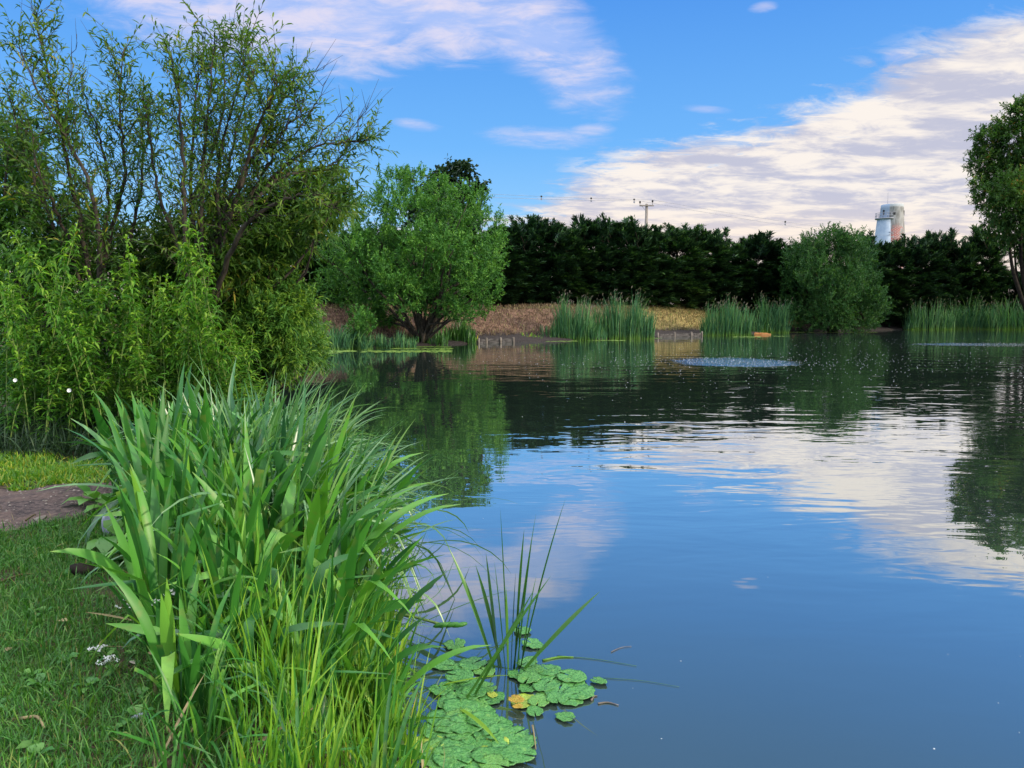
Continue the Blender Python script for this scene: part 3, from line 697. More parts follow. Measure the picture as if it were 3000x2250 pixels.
HG = [(640, 750), (760, 730), (880, 720), (1000, 690), (1110, 680), (1430, 668), (1500, 648), (1585, 655), (1660, 648), (1745, 652), (1830, 672), (1905, 668), (1985, 675), (2065, 680), (2140, 688), (2215, 700), (2290, 708), (2365, 712), (2515, 702), (2590, 708), (2670, 716), (2740, 695), (2815, 682), (2885, 690), (2955, 800), (3040, 790)]
HG.insert(5, (1220, 676)); HG.insert(6, (1330, 672))
order = ['first', 'second', 'third', 'fourth', 'fifth', 'sixth', 'seventh', 'eighth', 'ninth', 'tenth', 'eleventh', 'twelfth']
def hedge_label(px):
    if px < 920: k = [p for p, _ in HG if p < 920][::-1].index(px); return 'dark cypress in the shade left of the bushy willow, %s one from the willow' % order[k]
    if px < 1420: k = [p for p, _ in HG if 920 <= p < 1420].index(px); return 'dark cypress hidden behind the bushy willow, %s from its left side' % order[k]
    if px < 1890: k = [p for p, _ in HG if 1420 <= p < 1890].index(px); return 'dark cypress in the tall hedge, %s to the right of the bushy willow' % order[k]
    if px < 2330: k = [p for p, _ in HG if 1890 <= p < 2330].index(px); return 'dark cypress in the hedge, %s to the right of the utility pole' % order[k]
    if px < 2540: k = [p for p, _ in HG if 2330 <= p < 2540].index(px); return 'dark cypress showing behind the round bush, %s from its left side' % order[k]
    k = [p for p, _ in HG if p >= 2540].index(px); return 'dark cypress by the white tower and right of the round bush, %s from the bush' % order[k]
for k, (px, py) in enumerate(HG):
    # distance of the hedge: a few metres behind the crest of the bank
    sx = P(px, 1022 - 56 * sm((px - 900) / 2100, 0, 1))
    q0 = min((np.hypot(*(np.array([sx[0], sx[1]]) - s_)), s_[1]) for s_ in SH)[1]
    Yh = 46 + 32 * sm((px - 640) / 2350, 0, 1) ** 1.0 + 1.5 + rng.uniform(-0.5, 0.5)
    top = PD(px, py, Yh); gz = hz1(top[0], Yh)
    Hh = (top[2] - gz) * (0.91 + 0.06 * math.sin(k * 2.3) + rng.uniform(-0.04, 0.05))
    if k < 4:
        cm, tm = cypress_proto(100 + k)
        root = empty('cypress_tree', (top[0], Yh, gz), hedge_label(px), 'tree', 'cypresses of the dark hedge')
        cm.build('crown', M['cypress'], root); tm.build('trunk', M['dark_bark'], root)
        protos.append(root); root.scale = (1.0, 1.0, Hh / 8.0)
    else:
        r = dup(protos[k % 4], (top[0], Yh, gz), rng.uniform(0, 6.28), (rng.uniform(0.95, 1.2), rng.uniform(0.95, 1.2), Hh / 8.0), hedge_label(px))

# near left: the tall sparse willows
def open_willow(name, label, base, limbs, seed, n_tw, n_lf, bare=(), lshift=0.0):
    rg = np.random.default_rng(seed)
    root = empty(name, base, label, 'tree', None); cm, tm = MB(), MB()
    for li, (r0, pts) in enumerate(limbs):
        Yo = 10.6 + rg.uniform(-0.9, 0.9)
        p = [PD(a, c, 10.6 + (Yo - 10.6) * min(1, n_ / 2) + rg.uniform(-0.12, 0.12)) for n_, (a, c) in enumerate(pts)]
        sp = spline(p, 26); sp[1:-1] += rg.normal(0, 0.012, (24, 3))
        tm.tube(sp, np.linspace(r0, 0.006, 26), 7)
        tot = np.linalg.norm(np.diff(sp, axis=0), axis=1).sum()
        N = int(n_tw * tot)
        f = rg.uniform(0.16, 1.0, N) ** 0.85; idx = f * 25; i0 = np.clip(idx.astype(int), 0, 24)
        b0 = sp[i0] + (sp[i0 + 1] - sp[i0]) * (idx - i0)[:, None]
        ax = sp[i0 + 1] - sp[i0]; ax /= np.linalg.norm(ax, axis=1)[:, None]
        d = ax * 0.75 + unit(rg, N) * 1.0 + np.array([0, 0, 0.32]); d /= np.linalg.norm(d, axis=1)[:, None]
        L = rg.uniform(0.35, 1.15, N) * (1.05 - 0.45 * f)
        mid = b0 + d * (L * 0.5)[:, None]; d2 = d + np.array([0, 0, 0.15]) + rg.normal(0, 0.25, (N, 3)); d2 /= np.linalg.norm(d2, axis=1)[:, None]
        e = mid + d2 * (L * 0.5)[:, None]
        tm.twigs(b0, mid, 0.005, 0.0035); tm.twigs(mid, e, 0.0035, 0.0015)
        kl = rg.random(N) > 0.10
        for (q0, q1, dd, lo) in ((b0, mid, d, 0.35), (mid, e, d2, 0.0)):
            q0, q1, dd = q0[kl], q1[kl], dd[kl]; n_ = len(q0)
            ff = lo + (1 - lo) * (np.arange(n_lf) + rg.uniform(0, 1, n_lf)) / n_lf
            pos = q0[:, None] + (q1 - q0)[:, None] * ff[None, :, None]
            ld = dd[:, None] * 0.8 + rg.normal(0, 0.6, (n_, n_lf, 3))
            val = np.clip(np.repeat(rg.random(n_) * 0.8 + 0.05, n_lf) + rg.normal(0, 0.12, n_ * n_lf), 0, 1)
            cm.leaves(pos.reshape(-1, 3), ld.reshape(-1, 3), rg.uniform(0.08, 0.15, n_ * n_lf), rg.uniform(0.016, 0.025, n_ * n_lf), rg, droop=0.25, val=val)
    for pts in bare:                                  # leafless twigs against the sky
        p = [PD(a, c, 10.4) for a, c in pts]; sp = spline(p, 8); sp[1:-1] += rg.normal(0, 0.02, (6, 3))
        tm.tube(sp, np.linspace(0.008, 0.0025, 8), 4)
        for _ in range(7):
            k = rg.integers(2, 7); d = (sp[k] - sp[k - 1]); d /= np.linalg.norm(d); d = d + unit(rg, 1)[0] * 0.6 + np.array([0, 0, 0.2])
            tm.twigs(sp[k:k + 1], sp[k:k + 1] + d * rg.uniform(0.12, 0.35), 0.004, 0.0015)
    for mb in (cm, tm): mb.v = [a - np.array(base) for a in mb.v]
    cm.build('crown', M['willow'], root); tm.build('trunk', M['bark'], root)
def ground_at(px, Y):
    x = PD(px, 1000, Y)[0]; return np.array([x, Y, hz1(x, Y)])
LA = [(0.055, [(600, 1230), (625, 900), (690, 640), (765, 560), (850, 475), (950, 425), (1085, 412)]),
      (0.05, [(600, 1230), (598, 900), (588, 650), (605, 400), (630, 110)]),
      (0.045, [(590, 1230), (560, 900), (540, 600), (530, 350), (500, 150)]),
      (0.045, [(600, 1230), (612, 800), (700, 560), (795, 350), (860, 235)]),
      (0.04, [(620, 900), (700, 690), (800, 600), (900, 570), (1000, 620)]),
      (0.04, [(600, 1000), (560, 640), (650, 350), (655, 85)]),
      (0.035, [(610, 850), (650, 600), (700, 360), (745, 190)]),
      (0.035, [(600, 950), (680, 720), (800, 690), (900, 720)]),
      (0.03, [(600, 900), (560, 560), (575, 300), (590, 190)]),
      (0.03, [(680, 650), (780, 500), (830, 380), (900, 330)]),
      (0.03, [(650, 720), (640, 480), (700, 260), (720, 130)]),
      (0.03, [(610, 900), (480, 620), (440, 420), (420, 280)]),
      (0.03, [(690, 640), (820, 520), (940, 500), (1010, 455)]),
      (0.03, [(640, 760), (720, 480), (790, 300), (820, 220)]),
      (0.03, [(600, 900), (650, 640), (740, 460), (800, 420)])]
bareA = [[(840, 380), (870, 260), (900, 160)], [(860, 400), (930, 290), (960, 230)], [(900, 440), (985, 350), (1010, 320)], [(1000, 430), (1050, 370), (1085, 300)], [(790, 330), (795, 260), (815, 190)], [(950, 420), (1000, 400), (1060, 330)], [(880, 330), (905, 240), (950, 190)]]
open_willow('willow_shrub', 'tall open willow with dark arching limbs against the sky at left', ground_at(600, 10.6), LA, 31, 18, 8, bareA)
LB = [(0.045, [(270, 1230), (290, 900), (285, 650), (235, 480), (120, 280), (55, 130)]),
      (0.04, [(270, 1230), (260, 800), (190, 450), (165, 300), (100, 60)]),
      (0.04, [(280, 1230), (300, 800), (365, 520), (350, 350), (365, 140)]),
      (0.035, [(280, 1000), (380, 700), (420, 480), (400, 300)]),
      (0.03, [(100, 1100), (60, 800), (40, 560), (15, 340)]),
      (0.03, [(270, 900), (150, 640), (80, 470), (20, 260)]),
      (0.03, [(285, 800), (320, 560), (290, 400), (240, 250)]),
      (0.03, [(270, 1000), (200, 700), (120, 520), (90, 380)])]
bareB = [[(200, 300), (210, 180), (225, 100)], [(100, 90), (100, 40), (95, 10)]]
open_willow('willow_shrub', 'open pale leafed willow reaching the top left corner', ground_at(270, 10.6), LB, 32, 18, 8, bareB)

# the dense shrubs below them
D1 = [(0, 800, 80), (20, 900, 80), (-30, 650, 90), (-20, 1050, 90), (60, 470, 90), (30, 400, 70), (70, 560, 100), (160, 640, 100), (40, 700, 110), (210, 730, 100), (330, 720, 90), (60, 850, 110), (200, 850, 110), (320, 860, 100), (60, 1000, 110), (200, 1000, 110), (330, 1000, 100), (60, 1130, 90), (200, 1140, 90), (330, 1140, 90), (270, 640, 60), (110, 760, 90, -1), (260, 930, 90, -1)]
blob_tree('dense_shrub', 'dense dark green shrub filling the left edge under the open willows', 'shrub', (150, 1280), 11.2, 0.9, D1, M['dense_shrub'], M['bark'], 0.05, 41,
          n_tw=70, n_lf=16, tw=0.55, LL=0.15, LW=0.03, tr=0.003, up=0.55, out=0.7, droop=0.5, detail=True, shell=0.3, spread=0.7)
D2 = [(430, 760, 90), (520, 720, 90), (450, 880, 100), (560, 850, 100), (460, 1010, 100), (570, 980, 100), (470, 1140, 90), (590, 1110, 90), (650, 760, 80), (660, 870, 90), (600, 690, 60), (740, 700, 70), (820, 650, 60), (900, 620, 46), (960, 590, 34), (740, 770, 80), (860, 700, 50), (930, 660, 40), (700, 600, 56), (780, 560, 46), (860, 560, 48), (940, 545, 42), (1000, 600, 36), (880, 660, 50), (960, 640, 40), (820, 720, 50), (760, 640, 56), (1010, 560, 30), (620, 590, 46), (900, 500, 30), (980, 510, 26)]
blob_tree('willow_scrub', 'mid green willow scrub around the foot of the open willow', 'shrub', (560, 1250), 11.4, 0.8, D2, M['willow'], M['bark'], 0.04, 42,
          n_tw=66, n_lf=16, tw=0.55, LL=0.16, LW=0.030, tr=0.003, up=0.4, out=0.7, droop=0.4, detail=True, shell=0.3, spread=0.7)
D3 = [(720, 880, 90), (800, 850, 80), (860, 895, 64), (770, 970, 95), (870, 985, 66), (680, 990, 90), (925, 1045, 38), (830, 1060, 66), (740, 1070, 80), (640, 900, 80), (760, 820, 60), (900, 960, 40), (660, 1080, 70), (890, 920, 36), (920, 1010, 30), (600, 1040, 70), (800, 930, 70, -1.1), (720, 970, 70, -1.1), (850, 1030, 50, -1)]
blob_tree('dome_shrub', 'domed fine leafed willow bush with yellow green tips beside the water', 'shrub', (740, 1200), 12.0, 0.8, D3, M['dome_shrub'], M['bark'], 0.045, 43,
          n_tw=150, n_lf=20, tw=0.42, LL=0.11, LW=0.019, tr=0.003, up=0.5, out=0.9, droop=0.3, detail=True, shell=0.4, spread=0.7)

# tall leafy shoots standing in front of the shrubs, each a plant of its own
def shoot_proto(seed, H=2.4):
    rg = np.random.default_rng(seed)
    lean = rg.normal(0, 0.10, 2)
    p = spline([(0, 0, 0), (lean[0] * 0.5, lean[1] * 0.5, H * 0.4), (lean[0] * 1.6, lean[1] * 1.6, H * 0.75), (lean[0] * 2.6 + 0.03, lean[1] * 2.6, H)], 20)
    sm_, lm = MB(), MB(); sm_.tube(p, np.linspace(0.008, 0.0025, 20), 5)
    n = 120; f = rg.uniform(0.12, 1.0, n); idx = f * 19; i0 = np.clip(idx.astype(int), 0, 18)
    b0 = p[i0] + (p[i0 + 1] - p[i0]) * (idx - i0)[:, None]
    a = np.arange(n) * 2.4 + rg.normal(0, 0.4, n)
    el = rg.uniform(0.1, 0.9, n) + 0.5 * (f > 0.9)
    d = np.stack([np.cos(a) * np.cos(el), np.sin(a) * np.cos(el), np.sin(el)], 1)
    L = rg.uniform(0.12, 0.22, n) * (1.1 - 0.35 * f)
    lm.leaves(b0, d, L, 0.029, rg, droop=0.75, up=np.tile([0, 0, 1.0], (n, 1)) + rg.normal(0, 0.2, (n, 3)), val=np.clip(0.15 + 0.6 * f + rg.normal(0, 0.15, n), 0, 1))
    # side sprigs
    m_ = 9; f = rg.uniform(0.3, 0.85, m_); i0 = (f * 19).astype(int); a = rg.uniform(0, 6.28, m_)
    d = np.stack([np.cos(a) * 0.6, np.sin(a) * 0.6, np.full(m_, 0.8)], 1); e = p[i0] + d * rg.uniform(0.15, 0.32, m_)[:, None]
    sm_.twigs(p[i0], e, 0.004, 0.002)
    k = 12; ff = (np.arange(k) + 0.5) / k
    pos = (p[i0][:, None] + (e - p[i0])[:, None] * ff[None, :, None]).reshape(-1, 3)
    dd = np.repeat(d, k, 0) * 0.6 + rg.normal(0, 0.55, (m_ * k, 3))
    lm.leaves(pos, dd, rg.uniform(0.09, 0.15, m_ * k), 0.024, rg, droop=0.6)
    return sm_, lm
SP = []
def place_shoot(k, px, top, Y):
    g = ground_at(px, Y); H = PD(px, top, Y)[2] - g[2]
    if px < 200: lb = 'tall leafy light green shoot at the left edge in front of the dark shrub'
    elif px < 420: lb = 'tall leafy light green shoot behind the mossy patch and bare path'
    elif px < 620: lb = 'tall leafy light green shoot below the open willow trunk'
    else: lb = 'leafy light green shoot between the irises and the domed willow bush'
    if len(SP) < 7:
        root = empty('leafy_shoot', g, lb, 'shoot', 'tall leafy shoots in front of the shrubs')
        a, c = shoot_proto(60 + k); a.build('stem', M['green_stem'], root); c.build('foliage', M['shoot'], root)
        SP.append(root); root.scale = (1, 1, H / 2.4)
    else:
        dup(SP[k % 7], g, rng.uniform(0, 6.28), (1, 1, H / 2.4), lb)
for k in range(72):
    px = rng.uniform(-20, 790)
    Y = rng.uniform(8.6, 10.4)
    base_top = np.interp(px, [0, 120, 250, 400, 560, 700, 800], [760, 760, 760, 720, 700, 860, 960])
    top = base_top + (rng.random() ** 1.0) * 330 + (10.4 - Y) * 50
    if k < 7: top = base_top + 20
    place_shoot(k, px, min(top, 1130), Y)
for k, (px, top) in enumerate([(120, 640), (250, 690), (415, 700), (545, 660), (600, 690), (650, 690), (330, 760), (500, 760), (185, 800), (60, 800)]):
    place_shoot(k + 72, px, top, 8.9)

# ------------------------------------------------------------------ the far bank's reeds
def reed_bed(name, label, cat, x0, x1, top, bot, n, seed, group, tas=0.35, mat='reed', lean=0.15, w=0.045, depth=1.2, prof=None):
    rg = np.random.default_rng(seed)
    cx = (x0 + x1) / 2; c = P(cx, bot)
    root = empty(name, (c[0], c[1], 0.0), label, cat, group)
    lm, sm_ = MB(), MB()
    px = rg.uniform(x0, x1, n); q = np.array([P(a, bot - 1) for a in px]) + np.stack([np.zeros(n), rg.uniform(0, depth, n), np.full(n, -0.04)], 1)
    H = ((bot - top) / F * c[1])
    e = 1.06 - 0.42 * np.abs((px - cx) / (x1 - x0) * 2) ** 3
    if prof is not None: e = e * np.interp((px - x0) / (x1 - x0), prof[0], prof[1])
    L = H * (0.45 + 0.58 * rg.random(n) ** 0.7) * e * (0.88 + 0.14 * np.sin(px * 0.11 + seed) + 0.07 * np.sin(px * 0.31 + seed * 2))
    az = rg.uniform(0, 6.28, n)
    az = np.where(rg.random(n) < 0.4, np.where(px > cx, 0.0, math.pi) + rg.normal(0, 0.5, n), az)
    tip = lm.blades(q - np.array([c[0], c[1], 0]), az, L, w * rg.uniform(0.7, 1.3, n), np.abs(rg.normal(0, lean * 0.6, n)), np.abs(rg.normal(0.12, lean * 1.6, n)), rg, seg=6, twist=0.8, k=2.2)
    n2 = n // 2                                       # shorter side leaves
    lm.blades(q[:n2] - np.array([c[0], c[1], 0]), rg.uniform(0, 6.28, n2), L[:n2] * rg.uniform(0.4, 0.75, n2), w, np.abs(rg.normal(0.1, 0.1, n2)), np.abs(rg.normal(0.5, 0.4, n2)), rg, seg=5, twist=0.8)
    if tas > 0:
        k = rg.random(n) < tas * 1.6; t_ = tip[k & (L > 0.72 * H)]
        if len(t_):
            d = rg.normal(0, 0.25, (len(t_), 3)) + np.array([0.25, 0, 1.0])
            lm.leaves(t_ - np.array([0, 0, 0.12]), d, rg.uniform(0.2, 0.36, len(t_)), 0.045, rg, droop=0.3); lm.t[-1] = lm.t[-1] + 2
    lm.build('leaves', M[mat], root)
    return root
RG = 'reed beds along the far bank'
reed_bed('reed_bed', 'narrow upright reed clump left of the broadest reed bed', 'reeds', 1618, 1738, 862, 999, 420, 71, RG)
reed_bed('reed_bed', 'low reed fringe between the two reed clumps near the middle', 'reeds', 1580, 1780, 930, 999, 170, 72, RG, tas=0.0)
reed_bed('reed_bed', 'broadest reed bed in the middle of the far bank', 'reeds', 1735, 1918, 856, 996, 640, 73, RG)
reed_bed('reed_bed', 'reed bed left of the floating orange plank', 'reeds', 2062, 2208, 872, 985, 560, 74, RG)
reed_bed('reed_bed', 'grey green reed clump between the orange plank and the round bush', 'reeds', 2205, 2315, 862, 977, 420, 75, RG, lean=0.22)
reed_bed('reed_bed', 'reed bed just right of the round bush gap', 'reeds', 2662, 2800, 872, 968, 420, 76, RG)
reed_bed('reed_bed', 'loose fanning reeds before the hedge near the right edge', 'reeds', 2770, 2925, 862, 967, 420, 77, RG, lean=0.35)
reed_bed('reed_bed', 'reeds at the right edge of the far bank', 'reeds', 2905, 3080, 860, 968, 420, 78, RG, lean=0.3)
reed_bed('reed_bed', 'bright grassy reeds under the right side of the bushy willow', 'reeds', 1300, 1392, 925, 1008, 330, 79, RG, tas=0, mat='bulrush')
reed_bed('reed_bed', 'sparse upright reeds at the foot of the bushy willow', 'reeds', 1190, 1310, 945, 1014, 150, 80, RG, tas=0, mat='bulrush')
reed_bed('reed_bed', 'dark short reeds below the left side of the bushy willow', 'reeds', 1075, 1215, 968, 1022, 240, 81, RG, tas=0)
reed_bed('reed_bed', 'dark bluish reeds between the domed bush and the willow', 'reeds', 880, 1080, 935, 1026, 520, 82, RG, tas=0, lean=0.3)
reed_bed('water_plant', 'small bright green water plant beside the timber edging', 'plant', 1520, 1590, 968, 1000, 70, 83, None, tas=0, mat='lime_grass', lean=0.5)
reed_bed('sapling', 'yellow green tuft at the left end of the timber edging', 'plant', 1374, 1402, 970, 1007, 34, 84, None, tas=0, mat='lime_grass', lean=0.2)
blob_tree('willow_sapling', 'small light green sapling under the left of the bushy willow', 'sapling', (1062, 1018), 38.5, 0.4, [(1060, 940, 24), (1035, 960, 24), (1085, 950, 20), (1062, 980, 22), (1040, 990, 18), (1050, 915, 18), (1075, 925, 14)], M['tree_green'], M['bark'], 0.02, 85,
          n_tw=26, n_lf=14, tw=0.35, LL=0.14, LW=0.05, up=0.8, droop=0.1)

# dry grass on the bank
def blade_field(name, pts, L, W, mat, seed, label, cat, seg=2, tilt=0.7, bend=0.5):
    rg = np.random.default_rng(seed); n = len(pts); mb = MB()
    mb.blades(pts, rg.uniform(0, 6.28, n), L * rg.uniform(0.5, 1.3, n), W, np.abs(rg.normal(0.1, tilt, n)), np.abs(rg.normal(0.2, bend, n)), rg, seg=seg, twist=0.6)
    return tag(mb.build(name, M[mat]), label, cat, kind='stuff')
def scatter(n, x0, x1, y0, y1, ok, seed):
    rg = np.random.default_rng(seed); x = rg.uniform(x0, x1, n); y = rg.uniform(y0, y1, n)
    d = sdist(x, y); k = ok(x, y, d); x, y = x[k], y[k]
    return np.stack([x, y, hz(x, y)], 1)
pts = scatter(60000, -16, 9.5, 34, 62, lambda x, y, d: (d > 1.6) & (d < 7.5), 91)
blade_field('dry_grass', pts, 0.26, 0.035, 'dry', 92, 'dead reddish brown grass covering the mound', 'grass', tilt=0.6)
pts = scatter(60000, 8.5, 27, 44, 78, lambda x, y, d: (d > 1.7) & (d < 7.5), 93)
blade_field('dry_grass', pts, 0.24, 0.035, 'dry_green', 94, 'yellowish dry grass on the mound right of the middle reeds', 'grass', tilt=0.6)

# timber edging of the bank
def edging(label, pxs, ys, seed, h=0.30):
    c = P(pxs[0], ys[0]); root = empty('timber_edging', (c[0], c[1], 0), label, 'edging', 'timber edging of the far bank')
    q = [P(a, b_) + np.array([0, -0.05, 0]) for a, b_ in zip(pxs, ys)]
    for a, b_ in zip(q[:-1], q[1:]):
        m_ = (a + b_) / 2 - c; L = np.linalg.norm(b_ - a); an = math.atan2(b_[1] - a[1], b_[0] - a[0])
        rot = [[math.cos(an), -math.sin(an), 0], [math.sin(an), math.cos(an), 0], [0, 0, 1]]
        for z in (0.02, 0.17):
            mb = MB(); mb.box(m_ + np.array([0, 0.02 * (z > 0.1), z]), (L / 2 - 0.03, 0.03, 0.068), rot); mb.build('plank', M['plank_wood'], root, smooth=False)
    for a in q:
        mb = MB(); a = a - c + np.array([0, -0.06, 0]); mb.tube([a + np.array([0, 0, -0.4]), a + np.array([0.01, 0, h]), a + np.array([0.01, 0, h + 0.012])], [0.07, 0.065, 0.05], 8); mb.build('post', M['wood'], root)
edging('weathered timber edging with round posts beside the bushy willow', [1402, 1425, 1466, 1504], [1006, 1004.5, 1003.5, 1002.5], 1)
edging('low dark timber edging with a post between the reed beds', [1926, 1975, 2024, 2055], [989, 987, 986, 984.5], 2, 0.34)
a = P(2234, 981); mb = MB()
mb.box((0, 0, 0.04), (0.62, 0.16, 0.06), [[1, 0, 0], [0, 1, 0], [0, 0, 1]], 0.015); mb.box((-0.1, 0.0, 0.13), (0.5, 0.11, 0.03), None, 0.01)
o = mb.build('plank', M['orange_wood'], smooth=False); o.location = (a[0], a[1], 0); o.rotation_euler = (0.02, 0.015, -0.25); tag(o, 'short orange brown plank floating by the reeds', 'plank')

# duckweed along the water's edge and foam flecks round the two churned patches
rg = np.random.default_rng(55); mb = MB()
def pads(mb, c, r, rg, n=7, zh=0.004, ey=1.0):
    th = np.arange(n) * 2 * math.pi / n; N = len(c)
    rr = np.broadcast_to(r, (N,))[:, None] * rg.uniform(0.7, 1.15, (N, n))
    ring = np.stack([c[:, 0:1] + rr * np.cos(th), c[:, 1:2] + rr * ey * np.sin(th), np.repeat(c[:, 2:3], n, 1)], -1)
    top = c[:, None] + np.array([0, 0, 1.0]) * (zh * rg.uniform(0.4, 1, (N, 1, 1)))
    v = np.concatenate([ring, top], 1); b = np.arange(N)[:, None] * (n + 1)
    f = np.concatenate([b + np.array([[k, (k + 1) % n, n]]) for k in range(n)])
    mb.add(v.reshape(-1, 3), [f], np.repeat(rg.random(N), n + 1))
for (x0, x1, y, n, sp) in [(940, 1040, 1029, 130, 1.2), (1060, 1170, 1030, 110, 1.4), (1175, 1322, 1029, 190, 1.6), (1150, 1322, 1022, 130, 0.8), (1180, 1320, 1016, 160, 1.0), (1590, 1690, 999.5, 110, 0.8), (1720, 1830, 997.5, 120, 0.7), (1910, 1935, 991, 22, 0.5), (2150, 2230, 987, 80, 0.6), (2268, 2310, 985, 30, 0.5), (2270, 2570, 973.5, 300, 0.7), (900, 1000, 1034, 60, 1.0)]:
    px = rg.uniform(x0, x1, n); c = np.array([P(a, y + rg.normal(0, sp)) for a in px]); c[:, 2] = 0.003 + rg.random(n) * 0.006
    k = sdist(c[:, 0], c[:, 1]) < 0.05; pads(mb, c[k], rg.uniform(0.05, 0.16, k.sum()), rg, 9, 0.006)
tag(mb.build('duckweed', M['duckweed']), 'streaks of yellow green duckweed along the far water edge', 'duckweed', kind='stuff')
mb = MB()
for (px, py, sx, sy, n) in [(2150, 1060, 7.5, 4.0, 520), (2150, 1060, 11.0, 11.0, 300), (2880, 1010, 9.0, 6.0, 300), (2650, 1060, 12, 12, 300), (2500, 1100, 14, 8, 200), (2300, 1150, 6, 5, 30)]:
    c0 = P(px, py); c = np.stack([rg.normal(c0[0], sx * 0.6, n), rg.normal(c0[1], sy * 0.6, n), np.full(n, 0.002)], 1)
    k = (sdist(c[:, 0], c[:, 1]) < -0.5); c = c[k]; pads(mb, c, rg.uniform(0.006, 0.017, len(c)) * (c[:, 1] / 30.0) ** 0.5, rg, 7, 0.008)
tag(mb.build('foam', M['foam']), 'white foam flecks drifting round the churned patches of water', 'foam', kind='stuff')

# ------------------------------------------------------------------ the pole, its wires and the tower
YP = 78.0
def pole():
    b0 = PD(1889.5, 900, YP); b0[2] = hz1(b0[0], YP) - 0.3
    top = PD(1889.5, 598, YP); root = empty('utility_pole', b0, 'wooden utility pole with a crossarm rising behind the dark hedge', 'pole')
    H = top[2] - b0[2]; s = YP / F
    mb = MB(); mb.tube([(0, 0, -0.5), (0, 0, H * 0.5), (0, 0, H), (0, 0, H + 0.03)], [0.19, 0.165, 0.135, 0.09], 12); mb.build('shaft', M['pole_wood'], root)
    zc = H - 0.17
    mb = MB(); mb.box((-0.03, -0.17, zc), (20.5 * s, 0.06, 0.06), [[1, 0, 0], [0, 1, 0], [0, 0, 1]]); mb.build('crossarm', M['pole_wood'], root, smooth=False)
    mb = MB(); mb.tube([(-14 * s, -0.17, zc - 0.06), (-0.02, -0.17, zc - 0.62)], 0.02, 5); mb.build('brace', M['grey_metal'], root)
    pins = []
    for px, py in ((1869.5, 593), (1905.5, 590)):
        x = (px - 1889.5) * s; z = PD(px, py, YP)[2] - b0[2]
        mb = MB(); mb.tube([(x, -0.17, zc + 0.05), (x, -0.17, z - 0.05)], 0.02, 6)
        mb.lathe([(0.03, -0.12), (0.09, -0.10), (0.06, -0.05), (0.10, -0.03), (0.07, 0.03), (0.10, 0.05), (0.05, 0.11), (0.0, 0.12)], 12, (x, -0.17, z)); mb.build('insulator', M['black'], root)
        pins.append(np.array([b0[0] + x, YP - 0.17, b0[2] + z + 0.12]))
    mb = MB(); mb.tube([(-0.1, 0, zc - 0.5), (-16 * s, 0.3, -0.2)], 0.012, 4); mb.build('stay_wire', M['grey_metal'], root)
    return pins
pins = pole()
def cable(a, b_, sag, label):
    t_ = np.linspace(0, 1, 30)[:, None]; p = a + (b_ - a) * t_; p[:, 2] -= sag * 4 * (t_ * (1 - t_))[:, 0]
    mb = MB(); mb.tube(p, 0.012, 4); tag(mb.build('power_cable', M['grey_metal']), label, 'cable'); return p
Lp = [cable(pins[0], PD(300, 500, 62), 0.5, 'thin left hand power cable running from the pole to the left, lower of two'), cable(pins[1], PD(300, 478, 62), 0.5, 'thin power cable running left from the right insulator of the pole, upper of two')]
Rp = [cable(pins[0], PD(2990, 730, 190), 1.2, 'thin power cable sagging right from the left insulator towards the tower'), cable(pins[1], PD(2990, 716, 190), 1.2, 'thin power cable sagging right from the right insulator towards the tower')]
def to_px(p):
    d = p - CAM; s, c = math.sin(PITCH), math.cos(PITCH); z = d[1] * c - d[2] * s
    return 1500 + F * d[0] / z, 1125 - F * (d[1] * s + d[2] * c) / z
def on_cable(p, px):
    q = [to_px(a)[0] for a in p]; o_ = np.argsort(q); return np.array([np.interp(px, np.array(q)[o_], p[o_, k]) for k in range(3)])
DV = [(Lp[1], 1586, 'dark round bird flapper on the cable, nearest to the bushy willow'), (Lp[1], 1732, 'dark round bird flapper on the cable midway between willow and pole'), (Lp[1], 1858, 'dark round bird flapper hanging just left of the pole crossarm'), (Rp[1], 2300, 'dark round bird flapper on the cable between the pole and the round bush'), (Rp[1], 2556, 'dark round bird flapper in front of the left side of the white tower'), (Rp[1], 2698, 'dark round bird flapper on the cable right of the white tower')]
for p, px, lb in DV:
    c = on_cable(p, px); s = c[1] / F; root = empty('bird_flapper', c, lb, 'flapper', 'bird flappers on the cables')
    r = 3.0 * s
    mb = MB(); mb.lathe([(0.0, r), (r * .7, r * .7), (r, 0), (r * .7, -r * .7), (0, -r)], 10); mb.build('clamp', M['black'], root)
    mb = MB(); mb.tube([(0, 0, -r * 0.8), (0, 0, -r * 1.6)], r * 0.12, 4); mb.box((0, 0, -r * 2.5), (r * 0.75, r * 0.12, r * 0.9)); mb.build('flap', M['grey_metal'], root, smooth=False)

